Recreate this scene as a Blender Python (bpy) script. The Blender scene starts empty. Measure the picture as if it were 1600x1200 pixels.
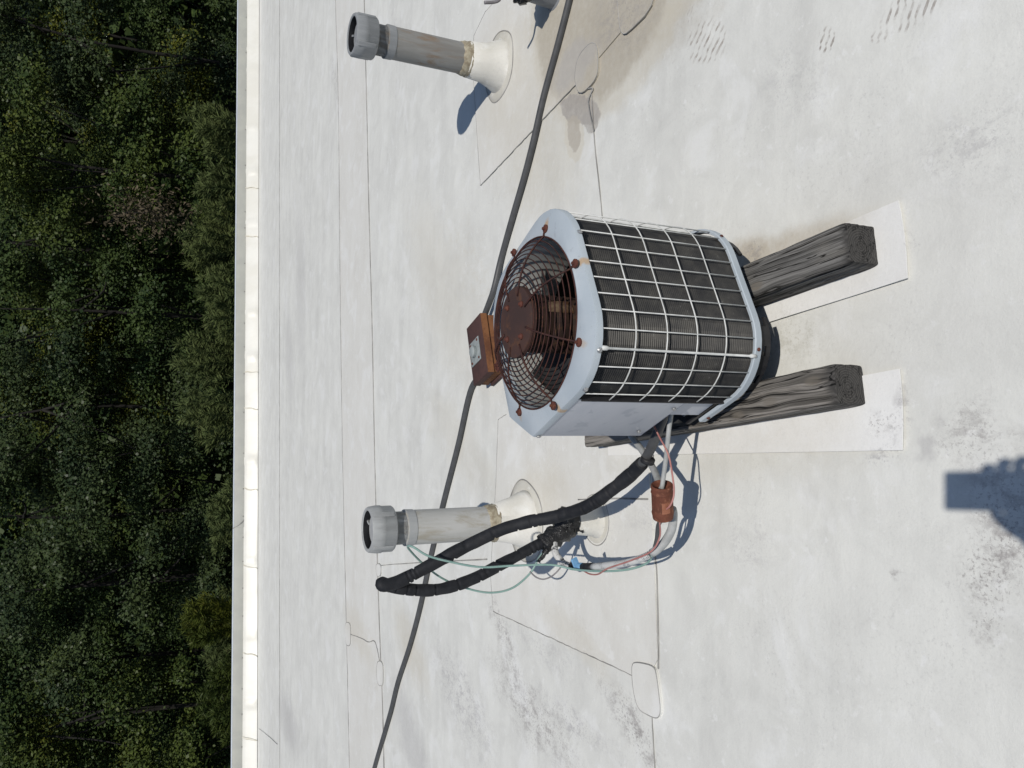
import bpy, bmesh, math, random
import numpy as np
from mathutils import Vector, Matrix
SC = bpy.context.scene
COL = SC.collection
random.seed(7); RNG = np.random.default_rng(7)

# ------------------------------------------------------------------ camera, sky, sun, exposure
CAM_H = 1.4
PITCH, ROLL, FPX = math.radians(25.4), math.radians(1.7), 1200.0
VF = np.array([0, math.cos(PITCH), -math.sin(PITCH)]); VR = np.array([1., 0, 0]); VD = -np.cross(VR, VF)
CX = math.cos(ROLL) * VD + math.sin(ROLL) * VR
CY = math.cos(ROLL) * VR - math.sin(ROLL) * VD
CP = np.array([0, 0, CAM_H])
cam = bpy.data.cameras.new('camera'); cam_o = bpy.data.objects.new('camera', cam); COL.objects.link(cam_o)
cam.sensor_width = 36; cam.lens = 36 * FPX / 1600; cam.clip_start = 0.02; cam.clip_end = 6000
cam_o.matrix_world = Matrix(((CX[0], CY[0], -VF[0], CP[0]), (CX[1], CY[1], -VF[1], CP[1]), (CX[2], CY[2], -VF[2], CP[2]), (0, 0, 0, 1)))
SC.camera = cam_o


def ray(x, y): return VF + (x - 800) / FPX * CX - (y - 600) / FPX * CY
def at(x, y, z=0.0):                       # a point of the photograph on the level z
    d = ray(x, y); return CP + (z - CAM_H) / d[2] * d
def aty(x, y, Y):                          # a point of the photograph at the distance Y
    d = ray(x, y); return CP + d * (Y / d[1])


LDIR = ray(1490, 765); LDIR = LDIR / np.linalg.norm(LDIR)
sun = bpy.data.lights.new('sun', 'SUN'); sun_o = bpy.data.objects.new('sun', sun); COL.objects.link(sun_o)
sun.energy = 3.3; sun.angle = math.radians(0.53); sun.color = (1.0, 0.952, 0.878)
sun_o.rotation_euler = Vector(LDIR).to_track_quat('-Z', 'Y').to_euler(); sun_o.location = (0, -5, 12)
W = bpy.data.worlds.new('World'); SC.world = W; W.use_nodes = True
wn = W.node_tree.nodes; wl = W.node_tree.links
sky = wn.new('ShaderNodeTexSky'); sky.sky_type = 'NISHITA'; sky.sun_disc = False
sky.sun_elevation = math.asin(-LDIR[2]); sky.sun_rotation = math.atan2(-LDIR[0], -LDIR[1])
sky.air_density = 1.0; sky.dust_density = 0.4
wn['Background'].inputs['Strength'].default_value = 0.07
wl.new(sky.outputs[0], wn['Background'].inputs[0])
SC.view_settings.view_transform = 'Standard'; SC.view_settings.look = 'None'
SC.view_settings.exposure = 0.0; SC.view_settings.gamma = 1; SC.view_settings.use_curve_mapping = False

# ------------------------------------------------------------------ helpers


def link(o, parent=None):
    COL.objects.link(o)
    if parent is not None: o.parent = parent
    return o


def tag(o, label=None, cat=None, group=None, kind=None):
    if label: o['label'] = label
    if cat: o['category'] = cat
    if group: o['group'] = group
    if kind: o['kind'] = kind
    return o


def thing(name, label, cat, loc=(0, 0, 0), group=None):
    o = bpy.data.objects.new(name, None); o.empty_display_size = .05
    o.location = loc; link(o); return tag(o, label, cat, group)


def mesh(name, v, f, mat, parent=None, smooth=False, world=True):
    """one mesh object; vertices are in world metres, moved into the parent's frame"""
    me = bpy.data.meshes.new(name)
    off = np.array(parent.location) if (parent is not None and world) else np.zeros(3)
    if parent is not None and parent.parent is not None and world: off = off + np.array(parent.parent.location)
    v = np.asarray(v, float) - off
    me.from_pydata([tuple(p) for p in v], [], [tuple(int(i) for i in q) for q in f])
    if smooth:
        me.polygons.foreach_set('use_smooth', [True] * len(me.polygons))
    for m in (mat if isinstance(mat, (list, tuple)) else [mat]): me.materials.append(m)
    me.update()
    return link(bpy.data.objects.new(name, me), parent)


class MB:
    def __init__(s): s.v = []; s.f = []
    def add(s, v, f):
        n = len(s.v); s.v += [tuple(p) for p in v]; s.f += [tuple(i + n for i in q) for q in f]
    def build(s, name, mat, parent=None, smooth=False): return mesh(name, s.v, s.f, mat, parent, smooth)


def autosmooth(o, ang=40):
    me = o.data
    bm = bmesh.new(); bm.from_mesh(me); bmesh.ops.recalc_face_normals(bm, faces=bm.faces)
    for e in bm.edges:
        e.smooth = (len(e.link_faces) == 2 and e.calc_face_angle(0) < math.radians(ang))
    for f in bm.faces: f.smooth = True
    bm.to_mesh(me); bm.free(); return o


def spline(pts, n=8, closed=False):
    P = np.array(pts, float); out = []; m = len(P)
    for i in range(m if closed else m - 1):
        g = (lambda k: P[k % m]) if closed else (lambda k: P[min(max(k, 0), m - 1)])
        a, b, c, d = g(i - 1), g(i), g(i + 1), g(i + 2)
        for k in range(n):
            t = k / n
            out.append(.5 * ((2 * b) + (c - a) * t + (2 * a - 5 * b + 4 * c - d) * t * t + (3 * b - a - 3 * c + d) * t ** 3))
    if not closed: out.append(P[-1])
    return np.array(out)


def tube_geo(pts, rad, seg=8, closed=False, flat=1.0, cap=True):
    P = np.array(pts, float); n = len(P)
    R = np.full(n, rad, float) if np.isscalar(rad) else np.array(rad, float)
    T = np.zeros_like(P)
    for i in range(n):
        a = P[(i - 1) % n] if (closed or i > 0) else P[0]; b = P[(i + 1) % n] if (closed or i < n - 1) else P[-1]
        T[i] = (b - a) / (np.linalg.norm(b - a) + 1e-12)
    u = np.cross(T[0], [0, 0, 1.0])
    if np.linalg.norm(u) < .1: u = np.cross(T[0], [1.0, 0, 0])
    u /= np.linalg.norm(u); V = []; F = []
    for i in range(n):
        u = u - T[i] * (u @ T[i]); u /= np.linalg.norm(u) + 1e-12; w = np.cross(T[i], u)
        for k in range(seg):
            a = 2 * math.pi * k / seg
            V.append(P[i] + R[i] * (math.cos(a) * u + flat * math.sin(a) * w))
    for i in range(n if closed else n - 1):
        for k in range(seg):
            a = i * seg + k; b = i * seg + (k + 1) % seg; j = ((i + 1) % n) * seg
            F.append((a, b, j + (k + 1) % seg, j + k))
    if cap and not closed:
        F.append(tuple(range(seg - 1, -1, -1))); F.append(tuple(range((n - 1) * seg, n * seg)))
    return V, F


def tube(name, pts, rad, mat, parent=None, seg=8, closed=False, sm=True, flat=1.0):
    v, f = tube_geo(pts, rad, seg, closed, flat); return mesh(name, v, f, mat, parent, sm)


def lathe_geo(p0, p1, prof, seg=40, capstart=False, capend=False):
    """prof: (distance along p0->p1 in metres, radius)"""
    p0 = np.array(p0, float); p1 = np.array(p1, float); ax = (p1 - p0) / np.linalg.norm(p1 - p0)
    u = np.cross(ax, [0, 1.0, .01]); u /= np.linalg.norm(u); w = np.cross(ax, u); V = []; F = []
    for d, r in prof:
        for k in range(seg):
            a = 2 * math.pi * k / seg; V.append(p0 + ax * d + r * (math.cos(a) * u + math.sin(a) * w))
    for i in range(len(prof) - 1):
        for k in range(seg):
            F.append((i * seg + k, i * seg + (k + 1) % seg, (i + 1) * seg + (k + 1) % seg, (i + 1) * seg + k))
    if capstart: F.append(tuple(range(seg)))
    if capend: F.append(tuple(range((len(prof) - 1) * seg, len(prof) * seg)))
    return V, F


def lathe(name, p0, p1, prof, mat, parent=None, seg=40, cs=False, ce=False, ang=40):
    v, f = lathe_geo(p0, p1, prof, seg, cs, ce); return autosmooth(mesh(name, v, f, mat, parent), ang)


def prism(name, poly, z0, z1, mat, parent=None, bevel=0.0, seg=2):
    n = len(poly); v = [(p[0], p[1], z0) for p in poly] + [(p[0], p[1], z1) for p in poly]
    f = [tuple(range(n - 1, -1, -1)), tuple(range(n, 2 * n))] + [(i, (i + 1) % n, n + (i + 1) % n, n + i) for i in range(n)]
    o = mesh(name, v, f, mat, parent)
    if bevel: bev(o, bevel, seg)
    return o


def bev(o, w, seg=2):
    bm = bmesh.new(); bm.from_mesh(o.data); bmesh.ops.recalc_face_normals(bm, faces=bm.faces)
    ed = [e for e in bm.edges if len(e.link_faces) == 2 and e.calc_face_angle(0) > .5]
    bmesh.ops.bevel(bm, geom=ed, offset=w, segments=seg, affect='EDGES', profile=.5); bm.to_mesh(o.data); bm.free(); autosmooth(o, 35)
    return o


def box_geo(c, ex, ey, ez):
    c = np.array(c, float); ex, ey, ez = (np.array(q, float) for q in (ex, ey, ez))
    v = [c + a * ex + b * ey + d * ez for d in (-1, 1) for a, b in ((-1, -1), (1, -1), (1, 1), (-1, 1))]
    return v, [(3, 2, 1, 0), (4, 5, 6, 7), (0, 1, 5, 4), (1, 2, 6, 5), (2, 3, 7, 6), (3, 0, 4, 7)]


def box(name, c, ex, ey, ez, mat, parent=None, bevel=0.0):
    o = mesh(name, *box_geo(c, ex, ey, ez), mat, parent)
    if bevel: bev(o, bevel)
    return o


def vnoise(x, y, seed=0):
    x = np.asarray(x, float); y = np.asarray(y, float)
    xi = np.floor(x).astype(int); yi = np.floor(y).astype(int); fx = x - xi; fy = y - yi
    fx = fx * fx * (3 - 2 * fx); fy = fy * fy * (3 - 2 * fy)
    def hsh(a, b):
        q = np.sin(a * 127.1 + b * 311.7 + seed * 74.7) * 43758.5453; return q - np.floor(q)
    return (hsh(xi, yi) * (1 - fx) + hsh(xi + 1, yi) * fx) * (1 - fy) + (hsh(xi, yi + 1) * (1 - fx) + hsh(xi + 1, yi + 1) * fx) * fy


# ------------------------------------------------------------------ materials


class NT:
    def __init__(s, name):
        s.m = bpy.data.materials.new(name); s.m.use_nodes = True; s.t = s.m.node_tree; s.n = s.t.nodes
        s.b = s.n['Principled BSDF']; s.pos = s.n.new('ShaderNodeNewGeometry').outputs['Position']
        s.tc = s.n.new('ShaderNodeTexCoord').outputs['Object']
    def l(s, a, b): s.t.links.new(a, b)
    def put(s, sock, v):
        if hasattr(v, 'is_output'): s.l(v, sock)
        else: sock.default_value = v
    def math(s, op, a, b=0.0, c=0.0, clamp=False):
        q = s.n.new('ShaderNodeMath'); q.operation = op; q.use_clamp = clamp
        for i, v in enumerate((a, b, c)): s.put(q.inputs[i], v)
        return q.outputs[0]
    def vmath(s, op, a, b=(0, 0, 0)):
        q = s.n.new('ShaderNodeVectorMath'); q.operation = op; s.put(q.inputs[0], a); s.put(q.inputs[1], b)
        return q.outputs['Value'] if op in ('DOT_PRODUCT', 'LENGTH') else q.outputs['Vector']
    def noise(s, scale, detail=4, rough=.55, vec=None, stretch=(1, 1, 1), dist=0.0, rot=0.0, col=False):
        q = s.n.new('ShaderNodeTexNoise'); q.inputs['Scale'].default_value = scale; q.inputs['Detail'].default_value = detail
        q.inputs['Roughness'].default_value = rough; q.inputs['Distortion'].default_value = dist
        v = vec if vec is not None else s.pos
        if stretch != (1, 1, 1) or rot:
            mp = s.n.new('ShaderNodeMapping'); mp.inputs['Scale'].default_value = stretch; mp.inputs['Rotation'].default_value = (0, 0, rot); s.l(v, mp.inputs[0]); v = mp.outputs[0]
        s.l(v, q.inputs['Vector']); return q.outputs['Color' if col else 'Fac']
    def ramp(s, fac, lo, hi, a=0.0, b=1.0, smooth=True):
        q = s.n.new('ShaderNodeMapRange'); q.interpolation_type = 'SMOOTHSTEP' if smooth else 'LINEAR'
        for i, v in zip((0, 1, 2, 3, 4), (fac, lo, hi, a, b)): s.put(q.inputs[i], v)
        return q.outputs[0]
    def mix(s, fac, a, b, mode='MIX'):
        q = s.n.new('ShaderNodeMix'); q.data_type = 'RGBA'; q.blend_type = mode
        c = lambda v: v if hasattr(v, 'is_output') else (*v, 1.0)
        s.put(q.inputs[0], fac); s.put(q.inputs[6], c(a)); s.put(q.inputs[7], c(b)); return q.outputs[2]
    def bump(s, hgt, strength=.3, dist=.005):
        q = s.n.new('ShaderNodeBump'); q.inputs['Strength'].default_value = strength; q.inputs['Distance'].default_value = dist
        s.l(hgt, q.inputs['Height']); s.l(q.outputs[0], s.b.inputs['Normal'])
    def out(s, col, rough=.6, metal=0.0, spec=.4):
        s.put(s.b.inputs['Base Color'], col if hasattr(col, 'is_output') else (*col, 1)); s.put(s.b.inputs['Roughness'], rough)
        s.put(s.b.inputs['Metallic'], metal); s.put(s.b.inputs['Specular IOR Level'], spec); return s.m


def simple(name, c1, c2, scale=20, rough=.6, metal=0.0, spec=.4, bump=.1, bd=.002, stretch=(1, 1, 1), detail=5, lo=.35, hi=.65):
    t = NT(name); n = t.noise(scale, detail, .6, stretch=stretch); c = t.mix(t.ramp(n, lo, hi), c1, c2)
    if bump: t.bump(n, bump, bd)
    return t.out(c, rough, metal, spec)


def px_frame(c, ax, ay):
    """inverse of the plan frame spanned by two arrows of the photograph laid on the roof"""
    g0 = at(*c); a = at(c[0] + ax[0], c[1] + ax[1]) - g0; b = at(c[0] + ay[0], c[1] + ay[1]) - g0
    M = np.linalg.inv(np.array([[a[0], b[0]], [a[1], b[1]]])); return g0, M[0], M[1]


GR, DK, BR, TAN, BG = (.40, .39, .39), (.30, .28, .27), (.40, .36, .29), (.44, .385, .30), (.56, .52, .43)
STAINS = [  # centre, two half axes (read off the photograph, laid on the roof), colour, strength, kind
    ((1000, 20), (110, -60), (35, 75), BR, .80, 'soft'), ((935, 80), (55, -10), (-20, 100), BR, .75, 'soft'), ((1045, 15), (60, -30), (20, 20), BG, .6, 'soft'),
    ((800, 160), (75, 0), (0, 170), BG, .50, 'soft'), ((870, 40), (60, 0), (0, 70), BG, .8, 'soft'), ((935, 5), (142, -62), (-18, 190), BG, .65, 'crisp'), ((930, 0), (120, -55), (-14, 165), BR, .72, 'crisp'), ((975, 20), (60, -40), (0, 70), DK, .65, 'speck'), ((860, 260), (60, 0), (-20, 130), BG, .5, 'soft'),
    ((905, 172), (33, 4), (2, 24), (.34, .315, .29), .9, 'crisp'), ((896, 208), (10, 0), (1, 30), (.36, .335, .31), .9, 'crisp'), ((922, 190), (12, 0), (0, 18), (.38, .36, .33), .85, 'crisp'), ((897, 216), (15, 0), (2, 36), (.56, .5, .38), .4, 'crisp'), ((900, 100), (32, 0), (-20, 45), GR, .5, 'edge'),
    ((1168, 400), (44, -20), (10, 30), TAN, .95, 'soft'), ((1250, 376), (110, -42), (10, 24), TAN, .8, 'soft'), ((1180, 396), (20, -8), (6, 16), DK, .8, 'speck'), ((1240, 525), (60, -10), (0, 55), (.45, .44, .38), .6, 'speck'), ((1160, 700), (200, 0), (0, 60), BG, .35, 'soft'),
    ((1430, 640), (14, 0), (0, 80), GR, .7, 'speck'), ((1450, 690), (16, -20), (14, 30), GR, .6, 'soft'), ((1390, 716), (60, 0), (0, 14), GR, .8, 'speck'), ((1365, 660), (34, 0), (0, 26), DK, .75, 'speck'), ((1420, 380), (10, 20), (8, -2), GR, .7, 'speck'),
    ((830, 1110), (90, 140), (40, -16), DK, .85, 'speck'), ((985, 1130), (55, 100), (26, -10), DK, 1.0, 'speck'), ((850, 1010), (60, 60), (40, 0), GR, .5, 'speck'), ((900, 1130), (60, 70), (40, 0), GR, .8, 'speck'), ((720, 1090), (50, 120), (35, -10), GR, .9, 'speck'), ((785, 990), (26, 80), (14, -4), DK, .9, 'speck'), ((450, 1130), (14, 60), (16, -2), GR, .5, 'soft'),
    ((640, 1150), (30, 120), (20, -6), GR, .5, 'soft'), ((640, 1010), (26, 80), (18, -6), BG, .6, 'soft'), ((560, 990), (22, 60), (18, 0), BG, .55, 'soft'),
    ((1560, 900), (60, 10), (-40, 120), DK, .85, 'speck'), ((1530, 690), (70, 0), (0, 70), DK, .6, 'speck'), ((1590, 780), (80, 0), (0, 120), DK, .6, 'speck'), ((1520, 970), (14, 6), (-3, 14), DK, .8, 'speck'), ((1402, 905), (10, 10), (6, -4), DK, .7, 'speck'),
    ((1170, 850), (50, 30), (-20, 50), GR, .4, 'speck'), ((1010, 830), (60, 0), (0, 30), GR, .4, 'speck'), ((900, 1000), (70, 90), (20, -8), BG, .4, 'soft'), ((1500, 220), (110, -30), (20, 80), GR, .55, 'speck'), ((1240, 120), (60, -60), (40, 40), GR, .4, 'speck'),
    ((1400, 400), (240, 0), (0, 240), (.58, .57, .54), .35, 'soft'), ((620, 60), (10, 60), (8, -2), GR, .5, 'speck'), ((522, 120), (5, 50), (5, 0), DK, .6, 'speck'),
    ((470, 440), (3, 150), (10, -6), GR, .32, 'soft'), ((452, 560), (3, 90), (7, -5), GR, .35, 'soft'), ((690, 450), (60, 200), (50, -10), BG, .4, 'soft'), ((740, 420), (60, 160), (30, -10), BG, .4, 'speck'), ((720, 700), (70, 120), (40, 0), BG, .35, 'soft'),
    ((850, 770), (50, 0), (0, 60), BG, .6, 'soft'),
    ((1102, 66), (30, 10), (-14, 34), (.35, .315, .28), 1.0, 'tread'), ((1291, 62), (14, 4), (-6, 21), (.31, .28, .25), 1.0, 'tread'), ((1420, 18), (52, -14), (-8, 34), (.35, .32, .29), .95, 'tread'), ((1372, 54), (18, 2), (-4, 16), (.40, .37, .34), .7, 'tread'), ((1078, 22), (6, 4), (-5, 16), (.4, .37, .34), .6, 'tread'),
]


def roof_material(name, base=(.745, .745, .705), dirty=(.585, .583, .552), amount=1.0, stains=True, rough=.55):
    t = NT(name)
    warp = t.vmath('SCALE', t.vmath('SUBTRACT', t.noise(2.3, 5, .6, col=True), (.5, .5, .5)))
    warp.node.inputs[3].default_value = .30
    p = t.vmath('ADD', t.pos, warp)
    big = t.noise(1.6, 6, .6); fine = t.noise(38, 6, .72); mid = t.noise(7, 6, .68, dist=.6)
    strk = t.noise(3.2, 5, .6, stretch=(.35, 2.2, 1), rot=-.2)
    f = t.math('ADD', t.math('MULTIPLY', t.ramp(big, .3, .7), .38), t.math('MULTIPLY', t.ramp(mid, .35, .7), .36))
    f = t.math('ADD', f, t.math('MULTIPLY', t.ramp(strk, .42, .68), .28))
    c = t.mix(t.math('MULTIPLY', f, amount, clamp=True), base, dirty)
    pit = t.math('MULTIPLY', t.ramp(t.noise(85, 5, .8), .52, .66), t.ramp(t.noise(2.6, 4, .6), .46, .64)); c = t.mix(t.math('MULTIPLY', pit, .42 * amount), c, (.43, .425, .41))
    c = t.mix(t.math('MULTIPLY', t.ramp(t.noise(20, 4, .65), .60, .68), .45), c, (.79, .79, .775))
    c = t.mix(t.math('MULTIPLY', t.ramp(t.noise(4.6, 5, .62, dist=.5), .53, .66), .55), c, (.77, .772, .755))
    c = t.mix(t.math('MULTIPLY', t.ramp(t.noise(230, 3, .7), .5, .8), .22), c, (.42, .42, .41))
    spk = t.ramp(t.noise(150, 3, .7), .66, .74)
    c = t.mix(t.math('MULTIPLY', t.math('MULTIPLY', spk, t.ramp(mid, .5, .62)), .45 * amount), c, (.32, .31, .3))
    if stains:
        grain = t.math('ADD', t.math('MULTIPLY', t.ramp(t.noise(120, 3, .75), .53, .65), .85), t.math('MULTIPLY', t.ramp(t.noise(24, 6, .8, stretch=(1, .6, 1)), .46, .64), .8), clamp=True); grain2 = t.ramp(fine, .36, .62)
        warp2 = t.vmath('SCALE', t.vmath('SUBTRACT', t.noise(9, 4, .6, col=True), (.5, .5, .5))); warp2.node.inputs[3].default_value = .16; warp3 = t.vmath('SCALE', t.vmath('SUBTRACT', t.noise(16, 4, .6, col=True), (.5, .5, .5))); warp3.node.inputs[3].default_value = .055; p3 = t.vmath('ADD', t.pos, warp3); p2 = t.vmath('ADD', t.pos, warp2)
        jag = t.math('MULTIPLY', t.math('SUBTRACT', t.noise(14, 5, .7), .5), .9)
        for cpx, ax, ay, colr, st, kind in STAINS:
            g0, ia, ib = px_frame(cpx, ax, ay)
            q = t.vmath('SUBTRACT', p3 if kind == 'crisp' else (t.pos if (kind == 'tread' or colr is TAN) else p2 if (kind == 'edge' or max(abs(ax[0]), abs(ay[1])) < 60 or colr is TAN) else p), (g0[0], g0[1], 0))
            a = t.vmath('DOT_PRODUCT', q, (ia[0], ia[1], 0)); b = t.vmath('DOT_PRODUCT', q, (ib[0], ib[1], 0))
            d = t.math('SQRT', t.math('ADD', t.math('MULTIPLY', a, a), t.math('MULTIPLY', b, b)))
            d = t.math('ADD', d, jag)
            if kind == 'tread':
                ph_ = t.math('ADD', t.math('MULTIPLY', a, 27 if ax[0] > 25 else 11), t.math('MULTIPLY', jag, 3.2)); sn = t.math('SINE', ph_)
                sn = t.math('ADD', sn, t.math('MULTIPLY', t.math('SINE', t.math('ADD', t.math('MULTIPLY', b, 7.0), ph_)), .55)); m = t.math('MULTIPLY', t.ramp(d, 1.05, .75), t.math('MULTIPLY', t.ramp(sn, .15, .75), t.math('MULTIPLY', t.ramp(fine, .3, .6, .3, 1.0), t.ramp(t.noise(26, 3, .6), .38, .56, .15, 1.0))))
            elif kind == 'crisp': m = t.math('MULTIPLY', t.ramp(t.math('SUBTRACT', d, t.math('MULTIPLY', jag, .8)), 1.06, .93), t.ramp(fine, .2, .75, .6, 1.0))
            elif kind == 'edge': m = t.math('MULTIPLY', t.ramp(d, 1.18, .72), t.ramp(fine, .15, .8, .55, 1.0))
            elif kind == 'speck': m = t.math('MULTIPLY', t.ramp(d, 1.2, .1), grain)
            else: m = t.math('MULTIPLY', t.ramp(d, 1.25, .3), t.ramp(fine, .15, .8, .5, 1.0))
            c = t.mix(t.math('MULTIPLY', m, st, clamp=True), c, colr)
    hgt = t.math('ADD', t.math('ADD', t.math('MULTIPLY', fine, .35), t.math('MULTIPLY', t.noise(140, 4, .7), .12)), t.math('ADD', t.math('MULTIPLY', mid, .5), t.math('MULTIPLY', strk, .45)))
    t.bump(hgt, .5, .006)
    return t.out(c, rough, 0, .5)


M = {}
M['roof'] = roof_material('weathered_membrane')
M['patch'] = roof_material('membrane_patch_white', (.725, .72, .685), (.62, .605, .56), .9)
M['sheet'] = roof_material('slip_sheet_white', (.82, .817, .80), (.74, .732, .71), .45)
M['cant'] = simple('white_cant_membrane', (.70, .69, .645), (.64, .625, .57), 3, .4, bump=.25, bd=.01, stretch=(1, 1, .4))
M['fold'] = simple('yellowed_fold', (.60, .56, .46), (.68, .66, .59), 12, .5)
M['seam'] = simple('dirty_seam', (.21, .205, .195), (.38, .37, .35), 9, .8)
M['seam_pale'] = simple('pale_dirty_seam', (.26, .255, .245), (.44, .43, .41), 9, .8)
M['mud'] = simple('dried_mud', (.42, .40, .37), (.54, .52, .49), 60, .9, bump=.4)
M['coping'] = simple('beige_metal', (.40, .40, .36), (.355, .355, .325), 4, .45, spec=.4, bump=.05)
M['hem'] = simple('pale_metal_hem', (.60, .64, .70), (.52, .56, .62), 5, .4)
M['screw'] = simple('dull_screw', (.16, .15, .14), (.3, .28, .26), 200, .5, .6)
M['zinc'] = simple('zinc_screw', (.45, .46, .47), (.3, .3, .3), 300, .4, .7)
M['wall'] = simple('pale_render', (.45, .43, .40), (.38, .36, .34), 3, .8)
M['grass'] = simple('rough_grass', (.03, .045, .016), (.05, .055, .025), .8, .95)
M['paint'] = simple('blue_grey_paint', (.365, .415, .46), (.42, .465, .505), 8, .55, spec=.4, bump=.06, detail=9, lo=.3, hi=.7)
t = NT('service_panel_paint'); n = t.noise(9, 6, .6, stretch=(1, 1, 2.2)); s2 = t.ramp(t.noise(13, 3, .5, dist=1.2), .56, .62)
c = t.mix(t.ramp(n, .4, .7), (.46, .475, .52), (.42, .44, .49)); c = t.mix(t.math('MULTIPLY', s2, .45), c, (.30, .325, .375)); M['panel'] = t.out(c, .45, 0, .4)
M['white_wire'] = simple('white_coated_wire', (.66, .67, .66), (.52, .53, .52), 40, .45, spec=.4)
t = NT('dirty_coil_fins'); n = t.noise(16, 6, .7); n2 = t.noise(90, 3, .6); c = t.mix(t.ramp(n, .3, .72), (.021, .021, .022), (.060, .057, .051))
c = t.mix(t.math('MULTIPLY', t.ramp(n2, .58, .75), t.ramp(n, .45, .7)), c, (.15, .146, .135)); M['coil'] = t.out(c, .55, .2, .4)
M['black'] = simple('black_plastic', (.011, .011, .013), (.02, .02, .022), 30, .55)
M['blade'] = simple('dark_fan_blade', (.011, .012, .014), (.025, .025, .025), 14, .4, .1)
M['inner'] = simple('shroud_inner_grey', (.52, .52, .50), (.42, .42, .39), 14, .5)


FEET = [math.radians(-40 - 46 * k) if k < 6 else math.radians((5, 88)[k - 6]) for k in range(8)]
t = NT('blue_grey_lid_paint'); n = t.noise(8, 9, .6); c = t.mix(t.ramp(n, .3, .7), (.365, .415, .46), (.42, .465, .505))
c = t.mix(t.math('MULTIPLY', t.ramp(t.noise(60, 4, .7), .62, .7), .35), c, (.27, .29, .31)); wob = t.math('MULTIPLY', t.math('SUBTRACT', t.noise(60, 4, .7), .5), 1.4)
for k, a_ in enumerate(FEET):
    cx_, cy_ = .1427 + .226 * math.cos(a_ + .4884), 1.598 + .226 * math.sin(a_ + .4884); q = t.vmath('SUBTRACT', t.pos, (cx_, cy_, .58)); ca, sa = math.cos(a_ + .4884), math.sin(a_ + .4884)
    a = t.vmath('DOT_PRODUCT', q, (ca / .019, sa / .019, 0)); b = t.vmath('DOT_PRODUCT', q, (-sa / .010, ca / .010, 0)); d = t.math('ADD', t.math('SQRT', t.math('ADD', t.math('MULTIPLY', a, a), t.math('MULTIPLY', b, b))), wob)
    c = t.mix(t.math('MULTIPLY', t.ramp(d, 1.2, .4), .75 if k in (1, 3, 0) else .4), c, (.42, .27, .13))
M['lid'] = t.out(c, .55, 0, .4)


def rust(name, a, b, c3, scale=12, rough=.75):
    t = NT(name); n = t.noise(scale, 7, .68, dist=.4); n2 = t.noise(scale * 3.1, 5, .7)
    c = t.mix(t.ramp(n, .35, .62), a, b); c = t.mix(t.math('MULTIPLY', t.ramp(n2, .52, .68), .75), c, c3)
    t.bump(n2, .35, .0015); return t.out(c, rough, 0, .3)


M['rust'] = rust('dark_rust', (.075, .026, .02), (.11, .036, .024), (.16, .062, .028), 26)
M['rust_wire'] = rust('rusty_guard_wire', (.030, .013, .012), (.058, .021, .017), (.11, .043, .022), 22)
M['rust_hub'] = rust('rust_hub', (.048, .028, .025), (.066, .034, .027), (.105, .048, .026), 9)
M['rust_box'] = rust('purple_rust', (.058, .032, .030), (.075, .038, .034), (.046, .027, .026), 14)
M['rust_orange'] = rust('orange_rust', (.105, .04, .018), (.19, .08, .032), (.085, .034, .02), 14)
M['rust_can'] = rust('red_rust', (.10, .036, .022), (.145, .05, .03), (.27, .12, .07), 24)
M['can_label'] = rust('bleached_label', (.24, .09, .05), (.30, .13, .08), (.20, .08, .045), 30)
M['motor'] = rust('motor_brown', (.024, .015, .012), (.05, .026, .017), (.09, .046, .022), 18)
M['motor_label'] = simple('tan_motor_label', (.10, .05, .028), (.28, .20, .13), 40, .35, .2)
M['plate'] = simple('grey_cover_plate', (.30, .33, .33), (.24, .265, .265), 40, .45)


def pvc(name, a, b, rustc, amt, seed):
    t = NT(name); n = t.noise(9, 7, .7, stretch=(1.6, 1.6, .22)); n2 = t.noise(6 + seed, 6, .7, stretch=(2.4, 2.4, .5), dist=.8)
    c = t.mix(t.ramp(n, .3, .7), a, b); c = t.mix(t.math('MULTIPLY', t.ramp(n2, .50, .66), amt), c, rustc)
    t.bump(n, .2, .002); return t.out(c, .6, 0, .35)


M['pvc_dark'] = pvc('stained_grey_pipe', (.185, .18, .17), (.27, .27, .26), (.20, .135, .085), .85, 0)
M['pvc_light'] = pvc('pale_grey_pipe', (.36, .36, .34), (.46, .46, .45), (.30, .27, .21), .7, 1.3)
M['cap_dark'] = pvc('grey_cap', (.19, .20, .21), (.27, .28, .29), (.36, .37, .38), .4, 2)
M['cap_light'] = pvc('pale_grey_cap', (.30, .31, .315), (.38, .39, .39), (.22, .22, .22), .4, 2)
M['boot'] = roof_material('white_pipe_boot', (.71, .695, .655), (.54, .52, .455), 1.1, stains=False)
M['caulk'] = simple('cream_caulk', (.40, .36, .27), (.24, .20, .14), 50, .7, bump=.5, bd=.003)
M['flange'] = roof_material('dirty_flange', (.60, .585, .53), (.47, .45, .39), 1.0, stains=False)
M['conduit'] = simple('grey_conduit', (.075, .077, .08), (.06, .061, .064), 30, .5, bump=.1)
t = NT('black_pipe_foam'); n = t.noise(26, 5, .7); n2 = t.noise(9, 4, .6)
c = t.mix(t.ramp(n, .35, .7), (.0095, .0105, .0135), (.019, .020, .024)); c = t.mix(t.math('MULTIPLY', t.ramp(n2, .55, .7), .6), c, (.03, .03, .033))
t.bump(t.math('ADD', n, n2), .5, .004); M['foam'] = t.out(c, .7, 0, .3)
t = NT('mastic_tar'); n = t.noise(70, 4, .75); c = t.mix(t.ramp(n, .62, .68), (.009, .009, .010), (.34, .34, .33)); t.bump(n, .9, .006); M['mastic'] = t.out(c, .35, 0, .5)
t = NT('peeling_sleeve'); n = t.noise(55, 4, .75); c = t.mix(t.ramp(n, .5, .6), (.5, .5, .49), (.06, .06, .065)); M['sleeve'] = t.out(c, .6)
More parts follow.
